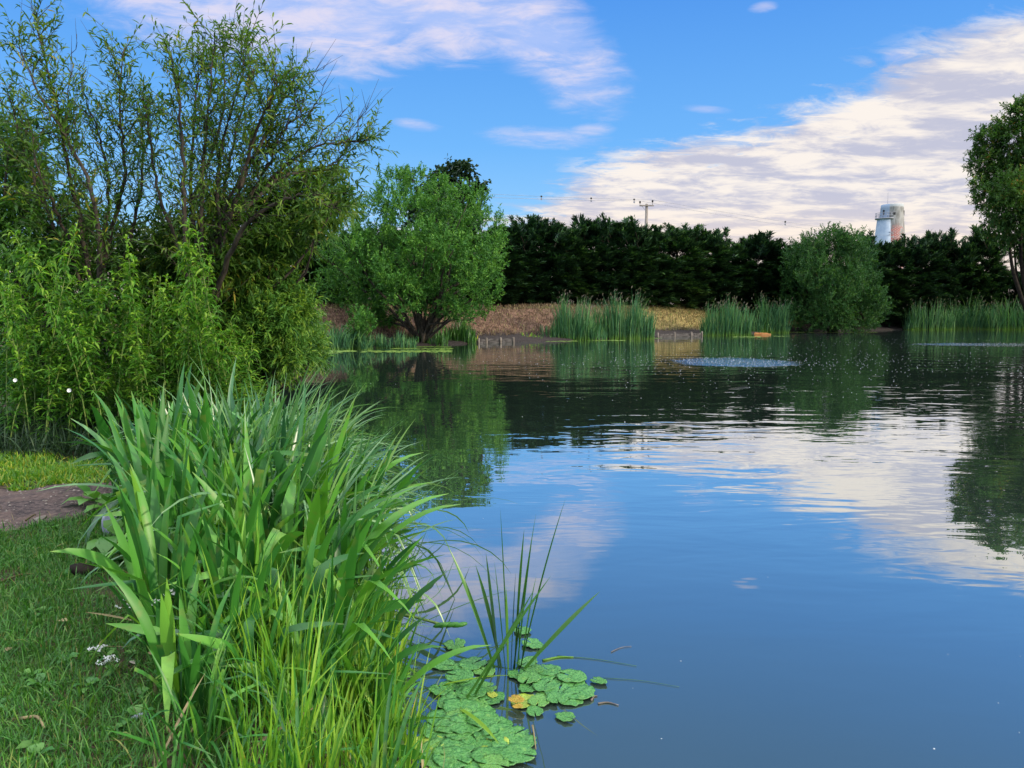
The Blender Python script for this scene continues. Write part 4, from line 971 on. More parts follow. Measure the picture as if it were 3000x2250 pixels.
def lighthouse():
    Yt = 232.0; s = Yt / F
    c = PD(2600, 900, Yt); bx, by = c[0], Yt
    root = empty('lighthouse', (bx, by, 0.5), 'old round white tower with flaking paint and red brick showing, behind the hedge', 'tower')
    zt = PD(2600, 600, Yt)[2] - 0.5; zb = PD(2600, 715, Yt)[2] - 0.5
    rt, rb = 29.3 * s, 38.0 * s
    k = (rb - rt) / (zt - zb); r_at = lambda z: rt + (zt - z) * k
    mb = MB(); mb.lathe([(r_at(0), 0), (r_at(zt * 0.4), zt * 0.4), (r_at(zt * 0.75), zt * 0.75), (r_at(zt - 1.3), zt - 1.3), (r_at(zt - 1.3) + 0.03, zt - 1.25), (rt + 0.04, zt - 0.1), (rt - 0.02, zt), (0, zt + 0.12)], 56)
    mb.build('wall', M['tower'], root)
    # the projecting stair side on the left with its gallery
    zg = PD(2570, 641, Yt)[2] - 0.5; xg = -2.95
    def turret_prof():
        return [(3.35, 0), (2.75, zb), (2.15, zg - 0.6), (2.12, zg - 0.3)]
    mb = MB(); mb.lathe(turret_prof(), 28, (xg + 0.55, -0.9, 0)); mb.build('stair_turret', M['sky_tinted_paint'], root)
    mb = MB(); mb.lathe([(2.0, zg - 0.32), (2.72, zg - 0.28), (2.76, zg + 0.02), (0.0, zg + 0.06)], 28, (xg + 0.55, -0.9, 0)); mb.build('gallery', M['grey_metal'], root)
    mb = MB()
    for a in np.arange(0, 6.28, 0.45):
        x, y = xg + 0.55 + 2.62 * math.cos(a), -0.9 + 2.62 * math.sin(a); mb.tube([(x, y, zg), (x, y, zg + 1.5)], 0.06, 5)
    th = np.linspace(0, 6.28, 40)
    for z in (0.75, 1.5): mb.tube(np.stack([xg + 0.55 + 2.62 * np.cos(th), -0.9 + 2.62 * np.sin(th), np.full(40, zg + z)], 1), 0.06, 5)
    mb.build('railing', M['grey_metal'], root)
    for (ax, z, w, h) in ((-0.25, zt - 2.9, 0.28, 0.36), (-1.2, zt - 2.4, 0.25, 0.7), (0.95, zt - 2.6, 0.22, 0.7)):
        r = r_at(z); a = -math.pi / 2 + ax; mb = MB()
        an = a + math.pi / 2; rot = [[math.cos(an), -math.sin(an), 0], [math.sin(an), math.cos(an), 0], [0, 0, 1]]
        mb.box((r * math.cos(a), r * math.sin(a), z), (w, 0.12, h), rot); mb.build('window', M['black'], root, smooth=False)
    mb = MB(); mb.tube([(-1.4, 0, zt), (-1.4, 0, zt + 3.2), (-1.4, 0, zt + 3.7)], [0.04, 0.03, 0.015], 6); mb.build('mast', M['grey_metal'], root)
    for (x, z) in ((-1.5, 24.0), (-1.7, 23.2), (-1.0, 18.6)):
        mb = MB(); mb.box((xg + 0.55 + 0.5 + (x + 1.5), -0.9 - 2.45, z), (0.14, 0.3, 0.12)); mb.build('light_fitting', M['grey_metal'], root, smooth=False)
lighthouse()

# ------------------------------------------------------------------ the iris bed on the near bank
def iris_proto(seed, mat, n=10, W=0.060, tilt=0.16, bend=0.5, kinks=0.25, cuts=0.2, dirn=None, r=0.11, L=(0.6, 1.0), k=2.0, seg=10, fold=0.14):
    rg = np.random.default_rng(seed); mb = MB()
    a = rg.uniform(0, 6.28, n); b0 = np.stack([r * rg.random(n) ** 0.5 * np.cos(a), r * rg.random(n) ** 0.5 * np.sin(a), np.full(n, -0.05)], 1)
    az = a + rg.normal(0, 0.5, n)
    if dirn is not None: az = np.where(rg.random(n) < 0.75, dirn + rg.normal(0, 0.5, n), az)
    kk = rg.random(n) < kinks
    kink = (np.where(kk, rg.uniform(0.45, 0.8, n), 9), np.where(kk, rg.uniform(0.7, 2.0, n), 0))
    cut = rg.random(n) < cuts
    Ls = rg.uniform(L[0], L[1], n) * np.where(cut, 0.7, 1.0)
    val = np.clip(rg.random(n) * 0.93 + 0.06 * (rg.random(n) < 0.12), 0, 1)
    mb.blades(b0, az, Ls, W * rg.uniform(0.7, 1.2, n), np.abs(rg.normal(0, tilt, n)), np.abs(rg.normal(bend * 0.7, bend, n)), rg, seg=seg, kink=kink, cut=cut, twist=0.9, fold=fold, val=val, k=k, sway=0.04)
    return mb.mesh('iris_leaves', M[mat])
YB = [2.2, 2.7, 2.85, 3.4, 4.5, 5.6, 6.7, 7.6, 8.2]
XL = [-1.15, -1.24, -1.28, -1.62, -2.25, -2.85, -3.4, -3.6, -3.6]
YR = [2.2, 2.6, 3.4, 4.3, 5.6, 7.2, 8.2]; XR = [-0.25, -0.40, -0.62, -0.86, -1.22, -1.80, -2.2]
def place(me, name, x, y, rz, sc, label, cat, group, z=None):
    o = bpy.data.objects.new(name, me); COL.objects.link(o)
    o.location = (x, y, hz1(x, y) if z is None else z); o.rotation_euler = (0, 0, rz); o.scale = (sc, sc, sc) if not isinstance(sc, tuple) else sc
    return tag(o, label, cat, group)
IR = [iris_proto(200 + i, 'iris') for i in range(8)]
IRD = [iris_proto(215 + i, 'iris', dirn=0.0, tilt=0.5, bend=0.45, L=(0.75, 1.15), cuts=0.05) for i in range(4)]          # leaning one way, for the water side
IB = [iris_proto(230 + i, 'iris_blue', n=12, bend=0.75, kinks=0.3, W=0.050) for i in range(5)]
SE = [iris_proto(240 + i, 'sedge', n=26, W=0.017, tilt=0.4, bend=1.8, kinks=0.05, cuts=0, k=1.7, L=(0.6, 1.1), r=0.14, seg=12) for i in range(4)]
SED = [iris_proto(250 + i, 'sedge', n=26, W=0.017, tilt=0.5, bend=1.6, kinks=0.05, cuts=0, dirn=0.1, k=1.7, L=(0.6, 1.1), r=0.14, seg=12) for i in range(3)]
LG = [iris_proto(260 + i, 'lime_grass', n=17, W=0.017, tilt=0.15, bend=0.25, kinks=0.10, cuts=0.22, L=(0.5, 1.0), r=0.09) for i in range(6)]
rg = np.random.default_rng(77)
def hgt(y): return float(np.interp(y, [2.4, 3.0, 3.6, 4.4, 5.5, 8], [0.55, 0.72, 0.86, 1.02, 1.15, 1.22]))
LG2 = [iris_proto(270 + i, 'iris', n=16, W=0.022, tilt=0.3, bend=0.7, kinks=0.2, cuts=0.1, L=(0.5, 1.0), r=0.10) for i in range(4)]
G1, G2, G3 = 'iris clumps in the near bank bed', 'arching sedge tufts at the far end of the iris bed', 'lime green grass tufts at the near end of the bed'
def strat(n, y0, y1, fx0=0.0, fx1=1.0, mind=0.12):
    out = []; tries = 0
    while len(out) < n and tries < 6000:
        tries += 1; y = rg.uniform(y0, y1); f = rg.uniform(fx0, fx1)
        x = np.interp(y, YB, XL) * (1 - f) + np.interp(y, YR, XR) * f
        if all((x - a) ** 2 + (y - b) ** 2 > mind ** 2 for a, b, _ in out): out.append((x, y, f))
    return out
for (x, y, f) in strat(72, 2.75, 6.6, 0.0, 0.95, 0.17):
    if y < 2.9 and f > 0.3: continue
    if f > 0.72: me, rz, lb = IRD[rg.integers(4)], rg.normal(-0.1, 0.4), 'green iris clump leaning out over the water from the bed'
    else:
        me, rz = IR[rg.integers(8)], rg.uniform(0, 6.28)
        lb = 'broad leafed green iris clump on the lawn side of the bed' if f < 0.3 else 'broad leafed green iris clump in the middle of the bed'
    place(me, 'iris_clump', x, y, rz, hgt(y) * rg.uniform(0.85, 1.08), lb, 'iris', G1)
for (x, y, f) in strat(36, 5.2, 8.0, 0.05, 0.9, 0.2):
    place(IB[rg.integers(5)], 'iris_clump', x, y, rg.uniform(0, 6.28), hgt(y) * rg.uniform(0.85, 1.1), 'blue green iris clump at the far end of the bed below the shrubs', 'iris', G1)
for (x, y, f) in strat(46, 4.6, 7.9, 0.35, 1.0, 0.15):
    d_ = f > 0.7
    place((SED if d_ else SE)[rg.integers(3)], 'sedge_tuft', x, y, rg.normal(0, 0.5) if d_ else rg.uniform(0, 6.28), hgt(y) * rg.uniform(0.92, 1.18),
          'arching narrow sedge tuft hanging towards the open water' if d_ else 'arching narrow sedge tuft among the blue green irises', 'sedge', G2)
for (x, y, f) in strat(30, 2.2, 3.6, 0.0, 0.6, 0.10):
    place(LG2[rg.integers(4)], 'grass_tuft', x, y, rg.uniform(0, 6.28), rg.uniform(0.34, 0.62), 'dark green grass tuft on the lawn side of the lime green grass', 'grass', G3)
for (x, y, f) in strat(18, 2.3, 4.0, 0.5, 1.0, 0.10):
    place(LG2[rg.integers(4)], 'grass_tuft', x, y, rg.uniform(0, 6.28), rg.uniform(0.45, 0.75), 'mid green grass tuft between the lime green grass and the irises', 'grass', G3)
for (x, y, f) in strat(44, 2.2, 3.45, 0.30, 1.0, 0.09):
    place(LG[rg.integers(6)], 'grass_tuft', x, y, rg.uniform(0, 6.28), rg.uniform(0.36, 0.70) * (0.85 if y < 2.6 else 1), 'upright lime green grass tuft with cut tips at the bottom of the photo' if y < 2.8 else 'upright lime green grass tuft in front of the irises', 'grass', G3)
for (x, y, f) in strat(30, 3.0, 5.0, 0.86, 1.12, 0.09):
    place(LG[rg.integers(6)], 'grass_tuft', x, y, rg.normal(0, 1), hgt(y) * rg.uniform(0.6, 0.85), 'upright narrow green grass tuft along the water side of the irises', 'grass', G3, z=-0.02)

# single leaves and clumps that stand out
def one_leaves(name, label, cat, px, py, z, specs, mat, W, seed, group=None, seg=12):
    b0 = P(px, py, z); rg2 = np.random.default_rng(seed); mb = MB(); n = len(specs)
    sp = np.array(specs, float)                                        # dx, dy, heading (deg), length, tilt, bend
    mb.blades(np.stack([sp[:, 0], sp[:, 1], np.full(n, -0.06)], 1), np.radians(sp[:, 2]), sp[:, 3], W, sp[:, 4], sp[:, 5], rg2, seg=seg, twist=0.5, k=2.0)
    o = mb.build(name, M[mat]); o.location = b0; return tag(o, label, cat, group)
one_leaves('bulrush', 'young bulrush clump standing alone in the water by the lily pads', 'bulrush', 1490, 1962, 0.0,
           [(-.06, 0, 170, .80, .30, .15), (-.03, .02, 165, .66, .20, .12), (-.05, .03, 170, .72, .10, .02), (0, 0, 180, .98, .035, .03), (.01, .02, 0, .62, .03, .05), (.02, 0, 20, .95, .13, .05), (.03, .01, 0, .86, .05, .04), (.05, .0, 10, 1.06, .22, .10), (.04, -.02, 0, .80, .09, .05), (.0, -.02, 175, .55, .02, .02), (.02, -.03, 10, .70, .75, .12), (-.01, -.02, 190, .70, .08, .05), (.06, .01, 5, .6, .12, .1)], 'bulrush', 0.030, 5)
one_leaves('bulrush', 'two crossing bulrush blades slanting over the lily raft', 'bulrush', 1335, 2060, 0.0, [(0, 0, 15, .85, .62, .05), (.05, .03, 20, .70, .55, .03)], 'bulrush', 0.030, 6)
one_leaves('bulrush', 'lone straight bulrush stub right of the young bulrush clump', 'bulrush', 1594, 1958, 0.0, [(-.06, 0, 0, .20, .12, 0), (-.14, 0, 0, .42, .0, .0)], 'bulrush', 0.016, 7)
one_leaves('iris_leaf', 'long green iris leaf with a yellow tip leaning left above the path', 'leaf', 470, 1640, 0.36, [(0, 0, 152, 1.18, .42, .05)], 'iris', 0.042, 8)
one_leaves('iris_leaf', 'broad pale upright iris leaf standing tall in the middle of the bed', 'leaf', 520, 1700, 0.36, [(0, 0, 20, 1.12, .07, .05)], 'iris', 0.046, 9)
one_leaves('iris_leaf', 'tall dark thin leaf rising above the sedge', 'leaf', 640, 1480, 0.36, [(0, 0, 170, 1.5, .05, .12)], 'iris_blue', 0.036, 10)
one_leaves('iris_leaf', 'broad yellowish iris leaf arching down to the right at the lawn edge', 'leaf', 500, 1985, 0.36, [(0, 0, 10, 0.86, .0, 2.4)], 'lime_grass', 0.046, 11)
one_leaves('iris_leaf', 'bluish iris leaf bowed down to the left at the lawn edge', 'leaf', 640, 2010, 0.36, [(0, 0, 200, 0.62, .10, 2.3)], 'iris_blue', 0.034, 12)
one_leaves('iris_leaf', 'lime green blade lying across the lily pads', 'leaf', 1250, 1985, 0.05, [(0, 0, 352, .52, 1.25, .30)], 'lime_grass', 0.030, 13)
one_leaves('iris_leaf', 'lime green blade lying down over the lily raft at the bottom', 'leaf', 1335, 2035, 0.06, [(0, 0, 295, .55, 1.30, .30)], 'lime_grass', 0.022, 14)
one_leaves('iris_leaf', 'green blade sticking out over the water beside the seed pods', 'leaf', 1230, 1800, 0.12, [(0, 0, 5, .62, 1.15, .25)], 'bulrush', 0.022, 15)
# seed pods of an iris hanging over the water
c = P(1290, 1850, 0.10); root = empty('iris_pods', c, 'bunch of green iris seed pods leaning over the water', 'seed pods')
mb = MB(); mb.tube(spline([(-0.42, 0.0, 0.12), (-0.2, 0, 0.10), (0.05, 0, 0.03)], 8), 0.008, 6); mb.build('stem', M['green_stem'], root)
for k in range(6):
    a = np.array([-0.04 + 0.025 * k, rng.uniform(-.02, .02), 0.035]); d = np.array([0.075, rng.uniform(-.03, .03), rng.uniform(-0.015, 0.035)])
    mb = MB(); mb.tube([a, a + d * .2, a + d * .6, a + d * .92, a + d], [0.004, 0.013, 0.015, 0.009, 0.002], 7); mb.build('pod', M['iris'], root)

# ------------------------------------------------------------------ lily pads
def pad_mesh(seed, notch=True, wav=0.05):
    rg2 = np.random.default_rng(seed); n = 44; g = 0.12 if notch else 0.02
    th = np.linspace(g, 2 * math.pi - g, n); ph = rg2.uniform(0, 6.28, 4)
    r = 1 + wav * (np.sin(3 * th + ph[0]) + 0.7 * np.sin(7 * th + ph[1]) + .5 * np.sin(11 * th + ph[2]))
    rings = [(0.05, 0.0), (0.45, 0.03), (0.85, 0.02), (1.0, 0.06)]
    v = []
    for f, h in rings:
        z = h * 0.8 + 0.03 * f * np.sin(3 * th + ph[3]) + 0.025 * f * f * np.sin(8 * th + ph[1])
        v.append(np.stack([r * f * np.cos(th), r * f * np.sin(th) * 0.93, z], 1))
    lo = v[-1].copy(); lo[:, 2] -= 0.05; lo[:, :2] *= 0.985; v.append(lo)
    v = np.concatenate(v); q = [[k * n + i, k * n + i + 1, (k + 1) * n + i + 1, (k + 1) * n + i][::-1] for k in range(4) for i in range(n - 1)]
    mb = MB(); mb.add(v, [np.array(q)]); return mb
PADS = {k: [pad_mesh(300 + 10 * j + i, wav=(0.03, 0.05, 0.075)[i % 3]).mesh('lily_pad', M[k]) for i in range(n_)] for j, (k, n_) in enumerate([('lily', 6), ('lily_lime', 2), ('lily_yellow', 2), ('lily_pale', 1)])}
def pad(px, py, w, kind='lily', label=None, zo=0.006, ecc=1.0, group='lily pads floating by the near bank', tlt=0.03):
    c = P(px, py); r = w / 2 / F * math.hypot(c[1], 2.0)
    o = bpy.data.objects.new('lily_pad', PADS[kind][rng.integers(len(PADS[kind]))]); COL.objects.link(o)
    o.location = (c[0], c[1], zo); o.scale = (r, r * ecc, r * 0.9); o.rotation_euler = (rng.normal(0, tlt), rng.normal(0, tlt), rng.uniform(0, 6.28))
    return tag(o, label, 'lily pad', group)
def in_poly(x, y, pl):
    k = False
    for (x0, y0), (x1, y1) in zip(pl, pl[1:] + pl[:1]):
        if (y0 > y) != (y1 > y) and x < x0 + (y - y0) / (y1 - y0) * (x1 - x0): k = not k
    return k
def raft(poly, step, w, label, kinds, seed, top=0.03):
    rg2 = np.random.default_rng(seed); xs_ = [p[0] for p in poly]; ys_ = [p[1] for p in poly]; got = []; tr_ = 0
    while tr_ < 4000:
        tr_ += 1; x, y = rg2.uniform(min(xs_), max(xs_)), rg2.uniform(min(ys_), max(ys_))
        if not in_poly(x, y, poly): continue
        s_ = (y / 2100) ** 1.3
        if any(((x - a) / step) ** 2 + ((y - b_) / (step * 0.62)) ** 2 < s_ for a, b_ in got): continue
        got.append((x, y))
    for i, (x, y) in enumerate(got):
        kd = 'lily' if rg2.random() > kinds else 'lily_lime'
        pad(x, y, w * (y / 2100) * rg2.uniform(0.75, 1.2), kd, label if kd == 'lily' else label.replace('green', 'lime green'), 0.004 + top * 0.5 * (i / max(1, len(got))), tlt=0.03)
raft([(1225, 2165), (1290, 2110), (1330, 2030), (1400, 2025), (1420, 2080), (1465, 2130), (1530, 2150), (1560, 2180), (1545, 2195), (1515, 2200), (1520, 2225), (1470, 2235), (1430, 2260), (1380, 2285), (1300, 2270), (1270, 2225)], 38, 92, 'green dewy lily pad in the dense raft at the bottom', 0.06, 401)
raft([(1280, 2020), (1335, 1985), (1400, 2000), (1470, 2050), (1440, 2070), (1330, 2060)], 42, 80, 'green lily pad at the top of the dense raft beside the grass', 0.08, 402)
raft([(1500, 1985), (1560, 1962), (1640, 1975), (1715, 2005), (1705, 2050), (1640, 2062), (1560, 2062), (1500, 2060), (1545, 2020)], 38, 76, 'green lily pad in the smaller raft right of the bulrush', 0.04, 403)
raft([(1300, 1950), (1430, 1945), (1440, 1975), (1320, 1985)], 46, 84, 'green lily pad behind the bulrush stems beside the grass', 0.0, 404, 0.01)
for a in [(1332, 1893, 72, 'lily', 'single round green lily pad behind the slanting bulrush blades'), (1560, 1891, 64, 'lily', 'furthest broad green lily pad right of the bulrush clump'), (1530, 1852, 54, 'lily', 'far green lily pad half hidden behind the bulrush clump'), (1545, 1945, 66, 'lily', 'green lily pad beside the bulrush stub'), (1392, 2003, 40, 'lily', 'small tilted green lily pad left of the bulrush foot'),
          (1442, 2041, 34, 'lily_lime', 'small bright lime lily pad left of the smaller raft'), (1754, 2000, 48, 'lily', 'lone green lily pad furthest out in the open water'), (1656, 2106, 54, 'lily', 'ragged lone green lily pad below the smaller raft'), (1566, 2090, 54, 'lily', 'smooth oval green lily pad under the yellow pad'), (1638, 1983, 36, 'lily', 'small oval green lily pad at the top of the smaller raft'),
          (1512, 2070, 50, 'lily_yellow', 'rotting yellow orange lily pad between the two rafts'), (1517, 2091, 30, 'lily_yellow', 'yellow half sunken lily pad just below the orange one'), (1424, 2204, 40, 'lily_lime', 'yellowish small lily pad on the lower raft'), (1262, 2240, 66, 'lily_pale', 'pale yellow lily pad at the bottom edge by the roots'), (1183, 2216, 56, 'lily', 'green lily pad under the grass at the bottom edge')]:
    pad(a[0], a[1], a[2], a[3], a[4], 0.012 if a[3] != 'lily_yellow' else 0.04, rng.uniform(0.8, 1.0))

# floating twigs
def stick(px0, py0, px1, py1, r, mat, label, z=0.004, name='floating_twig'):
    a = P(px0, py0, z); b_ = P(px1, py1, z); m_ = (a + b_) / 2 + np.array([0, 0.02, 0.0])
    mb = MB(); mb.tube(spline([a, m_, b_], 8), np.linspace(r, r * 0.5, 8), 5)
    return tag(mb.build(name, M[mat], origin=a), label, 'twig', 'twigs floating by the lily pads')
stick(1632, 1921, 1865, 1951, 0.0025, 'bulrush', 'long thin reed floating in the water right of the bulrush')
stick(1768, 1986, 1990, 2012, 0.0018, 'bulrush', 'thin green reed floating behind the lone lily pad')
stick(1752, 2061, 1812, 2066, 0.005, 'wood', 'short grey twig floating right of the smaller raft')
stick(1732, 2052, 1750, 2039, 0.006, 'wood', 'tiny grey twig floating at the tip of the smaller raft')
stick(1790, 1910, 1850, 1893, 0.0025, 'wood', 'faint twig floating beyond the long pale reed')
stick(1560, 2125, 1570, 2195, 0.005, 'straw', 'upright dead stem at the right tip of the dense raft', 0.02)
stick(1590, 1935, 1680, 1925, 0.008, 'lime_grass', 'yellow green reed lying flat behind the bulrush stub')

# ------------------------------------------------------------------ the lawn
def bedl(y): return np.interp(y, YB, XL)
bare = lambda x, y: np.sin(x * 4.3 + 1.3 * np.sin(y * 2.7)) * np.sin(y * 5.1 + 1.7 * np.sin(x * 3.3)) + 0.35 * np.sin(x * 13 + y * 9)
ok = lambda x, y, d: (bare(x, y) < rng.uniform(0.25, 1.5, x.shape)) & (d > 0.1) & (x < bedl(y) + 0.25) & ~in_path(x, y) & (np.abs(x) < y * 0.72)
pts = scatter(150000, -4.6, -0.6, 1.9, 6.2, ok, 501)
blade_field('grass', pts, 0.055, 0.0042, 'turf', 502, 'short green lawn grass on the near bank', 'grass', seg=2, tilt=0.55, bend=0.7)
pts = scatter(16000, -4.6, -0.6, 1.9, 6.2, ok, 503)
blade_field('grass', pts, 0.11, 0.005, 'turf', 504, 'longer uncut blades in the lawn', 'grass', seg=4, tilt=0.5, bend=1.1)
pts = scatter(1500, -4.6, -0.6, 1.9, 6.6, lambda x, y, d: (d > 0.1) & (x < bedl(y) + 0.3) & (np.abs(x) < y * 0.72), 505)
blade_field('straw', pts, 0.06, 0.004, 'straw', 506, 'dry straw bits lying on lawn and path', 'straw', seg=2, tilt=1.6, bend=0.3)
pts = scatter(24000, -6.0, -3.1, 6.7, 8.9, lambda x, y, d: (bare(x * 1.4, y * 1.4) < rng.uniform(-0.5, 1.0, x.shape)) & ~in_path(x, y) & (x < bedl(y) + 0.2) & (np.sin(x * 5 + y * 3) * 0.25 + np.sin(x * 2.1) * 0.2 + y < 8.5), 507)
blade_field('moss', pts, 0.085, 0.013, 'moss', 508, 'bright yellow green ground cover beyond the bare path', 'ground cover', seg=2, tilt=0.7, bend=0.6)
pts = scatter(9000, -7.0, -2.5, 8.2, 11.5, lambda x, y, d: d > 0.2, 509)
blade_field('undergrowth', pts, 0.35, 0.012, 'dark_tree', 510, 'rank grass at the foot of the shrubs, coloured dark for the deep shade', 'grass', seg=4, tilt=0.5, bend=0.9)  # shade under the shrubs is put into the dark blade colour
# broad leafed little weeds in the lawn and under the irises
def weed_mesh(seed, n, L, W):
    rg2 = np.random.default_rng(seed); mb = MB(); a = np.arange(n) * 2.4 + rg2.normal(0, .3, n); el = rg2.uniform(0.15, 1.0, n)
    d = np.stack([np.cos(a) * np.cos(el), np.sin(a) * np.cos(el), np.sin(el)], 1)
    mb.leaves(np.zeros((n, 3)) + np.array([0, 0, 0.01]) + d * L * 0.25, d, L * rg2.uniform(.7, 1.2, n), W, rg2, droop=0.5, up=np.tile([0, 0, 1.0], (n, 1)), fold=0.15)
    mb.twigs(np.zeros((n, 3)), d * L * 0.27, 0.002, 0.0015); return mb.mesh('weed', M['weed'])
WD = [weed_mesh(600 + i, 9, 0.09, 0.045) for i in range(3)]; WB = [weed_mesh(610 + i, 7, 0.24, 0.13) for i in range(2)]
pts = scatter(400, -4.2, -0.7, 2.1, 5.6, lambda x, y, d: (d > 0.2) & (x < bedl(y) + 0.1) & ~in_path(x, y) & (np.abs(x) < y * 0.7), 511)[:38]
for p in pts: place(WD[rng.integers(3)], 'weed', p[0], p[1], rng.uniform(0, 6.28), rng.uniform(0.35, 0.8), 'small broad leafed weed growing in the lawn', 'weed', 'weeds in the lawn')
for px, py, lb in [(300, 1665, 'large leafed dock plant at the lawn edge under the irises'), (345, 1610, 'broad leafed dock behind the blue grey stone'), (285, 1480, 'broad leafed weed between the path and the irises'), (330, 1500, 'broad leafed weed hugging the left side of the irises')]:
    g = P(px, py, 0.36); place(WB[rng.integers(2)], 'dock_plant', g[0], g[1], rng.uniform(0, 6.28), 1.0, lb, 'weed', None)
# white umbels
def umbel(px, py, H, label, n=3):
    t_ = P(px, py, 0.36 + H); g = np.array([t_[0] + 0.03, t_[1] + 0.04, hz1(t_[0], t_[1])]); root = empty('umbel_flower', g, label, 'flower', 'white umbel flowers at the lawn edge')
    h = t_ - g; mb = MB(); mb.tube(spline([(0, 0, -0.02), h * 0.5 + np.array([0.01, 0, 0]), h * 0.9], 6), np.linspace(0.004, 0.002, 6), 5)
    hd = MB(); rg2 = np.random.default_rng(int(px))
    for k in range(9):
        o_ = np.array([rg2.normal(0, .022), rg2.normal(0, .022), rg2.normal(0, .006)]); mb.tube([h * 0.88, h + o_], 0.0012, 3)
        m_ = 16; q = h + o_ + rg2.normal(0, 0.005, (m_, 3)) * np.array([1, 1, .4]); hd.leaves(q, rg2.normal(0, 1, (m_, 3)) + np.array([0, 0, .2]), 0.007, 0.006, rg2, droop=0.1, detail=False)
    mb.build('stem', M['green_stem'], root); hd.build('flower_head', M['petal'], root)
    lf = MB(); d = rg2.normal(0, 1, (8, 3)); d[:, 2] = np.abs(d[:, 2]) * .5; lf.leaves(np.tile(h * 0.4, (8, 1)), d, 0.06, 0.02, rg2); lf.build('leaves', M['weed'], root)
umbel(380, 1768, 0.22, 'white umbel flower left of the folded iris leaf'); umbel(452, 1766, 0.26, 'white umbel flower just above the folded iris leaf'); umbel(516, 1738, 0.28, 'pale yellow white umbel flower among the iris leaves')
umbel(290, 1895, 0.10, 'small white umbel flower on the lawn, upper of the low pair'); umbel(316, 1936, 0.10, 'small white umbel flower on the lawn, lower of the low pair')
def bindweed(px, py, Y, label):
    c = PD(px, py, Y); mb = MB(); mb.lathe([(0.004, -0.045), (0.008, -0.02), (0.02, 0.0), (0.036, 0.008)], 14); mb.lathe([(0.030, 0.004), (0.012, -0.008), (0.0, -0.02)], 14)
    o = mb.build('bindweed_flower', M['petal']); o.location = c; o.rotation_euler = (R(75), 0, R(10)); o.scale = (0.6, 0.6, 0.8); tag(o, label, 'flower', 'white bindweed flowers')
bindweed(45, 1114, 8.5, 'white bindweed flower at the left edge before the dark shrub'); bindweed(203, 1144, 8.2, 'white bindweed flower beside the yellow tipped iris leaf')
# stones, a dead branch and litter on the ground
def rock(px, py, s, label, name='stone', mat='stone', z=0.36):
    c = P(px, py, z); rg2 = np.random.default_rng(int(px)); th = np.linspace(0, math.pi, 9); mb = MB()
    pr = [(max(0.001, math.sin(a)), -math.cos(a)) for a in th]; mb.lathe(pr, 14); v = mb.v[0]
    v *= (1 + 0.22 * np.sin(v @ rg2.normal(0, 2.2, 3) + 1)[:, None]) * np.array(s); mb.v[0] = v
    o = mb.build(name, M[mat]); o.location = (c[0], c[1], hz1(c[0], c[1]) + s[2] * 0.5); o.rotation_euler = (0.2, 0.1, rg2.uniform(0, 6)); tag(o, label, 'stone')
rock(325, 1575, (0.06, 0.05, 0.10), 'blue grey stone standing at the foot of the irises')
rock(245, 1690, (0.07, 0.06, 0.06), 'dark grey stone at the lawn edge below the dock leaves', mat='dark_bark')
rock(115, 1522, (0.07, 0.045, 0.012), 'flat pinkish stone on the bare path', mat='wood')
rock(415, 2110, (0.035, 0.03, 0.02), 'small grey stone in the grass near the bottom', mat='stone')
for k, (a0, b0, a1, b1, lb) in enumerate([(0, 1705, 100, 1682, 'brown dead stalk lying on the lawn at the left edge'), (60, 2105, 130, 2133, 'short dry straw stalk lying on the lawn near the bottom left'), (75, 1525, 105, 1508, 'orange brown twig lying beside the flat path stone')]):
    a = P(a0, b0, 0.40); b_ = P(a1, b1, 0.40); mb = MB(); mb.tube(spline([a, (a + b_) / 2 + np.array([0, 0.03, 0.01]), b_], 7), np.linspace(0.008, 0.004, 7), 5); tag(mb.build('dead_stalk', M['twig' if k != 1 else 'straw'], origin=a), lb, 'stalk')
mbp = MB(); rg2 = np.random.default_rng(9); n = 260; x = rg2.uniform(-5.2, -3.1, n); y = rg2.uniform(5.4, 7.1, n); k = in_path(x, y); x, y = x[k], y[k]
pads(mbp, np.stack([x, y, hz(x, y) + 0.010], 1), rg2.uniform(0.004, 0.016, len(x)), rg2, 6, 0.012)
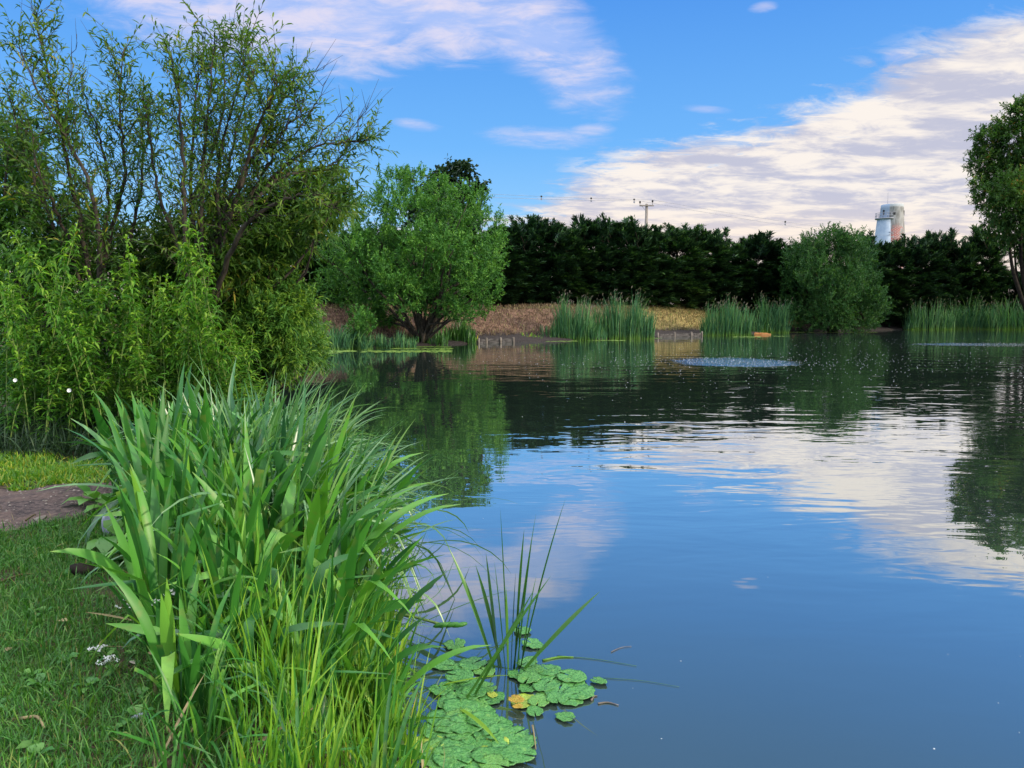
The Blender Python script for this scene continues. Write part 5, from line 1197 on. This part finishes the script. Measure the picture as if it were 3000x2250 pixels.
tag(mbp.build('gravel', M['wood']), 'small grit and chips on the bare path', 'gravel', kind='stuff')

# dead leaves fallen among the irises
pts = scatter(550, -3.6, -0.3, 2.2, 7.5, lambda x, y, d: (x > bedl(y) - 0.1) & (d > -0.15), 521)
rg2 = np.random.default_rng(522); n = len(pts); mb = MB()
mb.blades(pts, rg2.uniform(0, 6.28, n), rg2.uniform(0.12, 0.40, n), 0.011, rg2.uniform(0.5, 1.45, n), rg2.normal(0.3, 0.4, n), rg2, seg=5, twist=1.0)
tag(mb.build('dead_leaves', M['straw']), 'dry straw coloured leaves fallen at the foot of the irises', 'dead leaves', kind='stuff')

# pollen and specks drifting on the near water
rg2 = np.random.default_rng(531); n = 30; mb = MB()
c = np.array([P(a, b_) for a, b_ in zip(rg2.uniform(1000, 3000, n), rg2.uniform(1250, 2250, n))]); c = c[sdist(c[:, 0], c[:, 1]) < -0.15]; c[:, 2] = 0.001
pads(mb, c, rg2.uniform(0.001, 0.0045, len(c)), rg2, 6, 0.003)
tag(mb.build('pollen', M['foam']), 'tiny pale specks floating on the near water', 'specks', kind='stuff')

# single fallen leaves on the lawn
for k, (px, py, mt, L, lb) in enumerate([(12, 1922, 'straw', 0.07, 'brown fallen leaf on the lawn at the left edge'), (380, 1957, 'tassel', 0.05, 'pale tan fallen leaf on the lawn below the white umbels'), (45, 2222, 'lime_grass', 0.09, 'bright lime fallen leaf at the bottom left corner'), (200, 1832, 'straw', 0.07, 'narrow straw fallen leaf in the middle of the lawn'), (445, 1940, 'straw', 0.05, 'small brown fallen leaf at the foot of the irises')]):
    c = P(px, py, 0.37); rg2 = np.random.default_rng(700 + k); mb = MB(); a = rg2.uniform(0, 6.28)
    mb.leaves(np.array([[0, 0, 0.035]]), np.array([[math.cos(a), math.sin(a), 0.1]]), L, L * 0.45, rg2, droop=0.2, up=np.array([[0.1, -0.2, 1.0]]))
    o = mb.build('fallen_leaf', M[mt]); o.location = (c[0], c[1], hz1(c[0], c[1])); tag(o, lb, 'leaf')
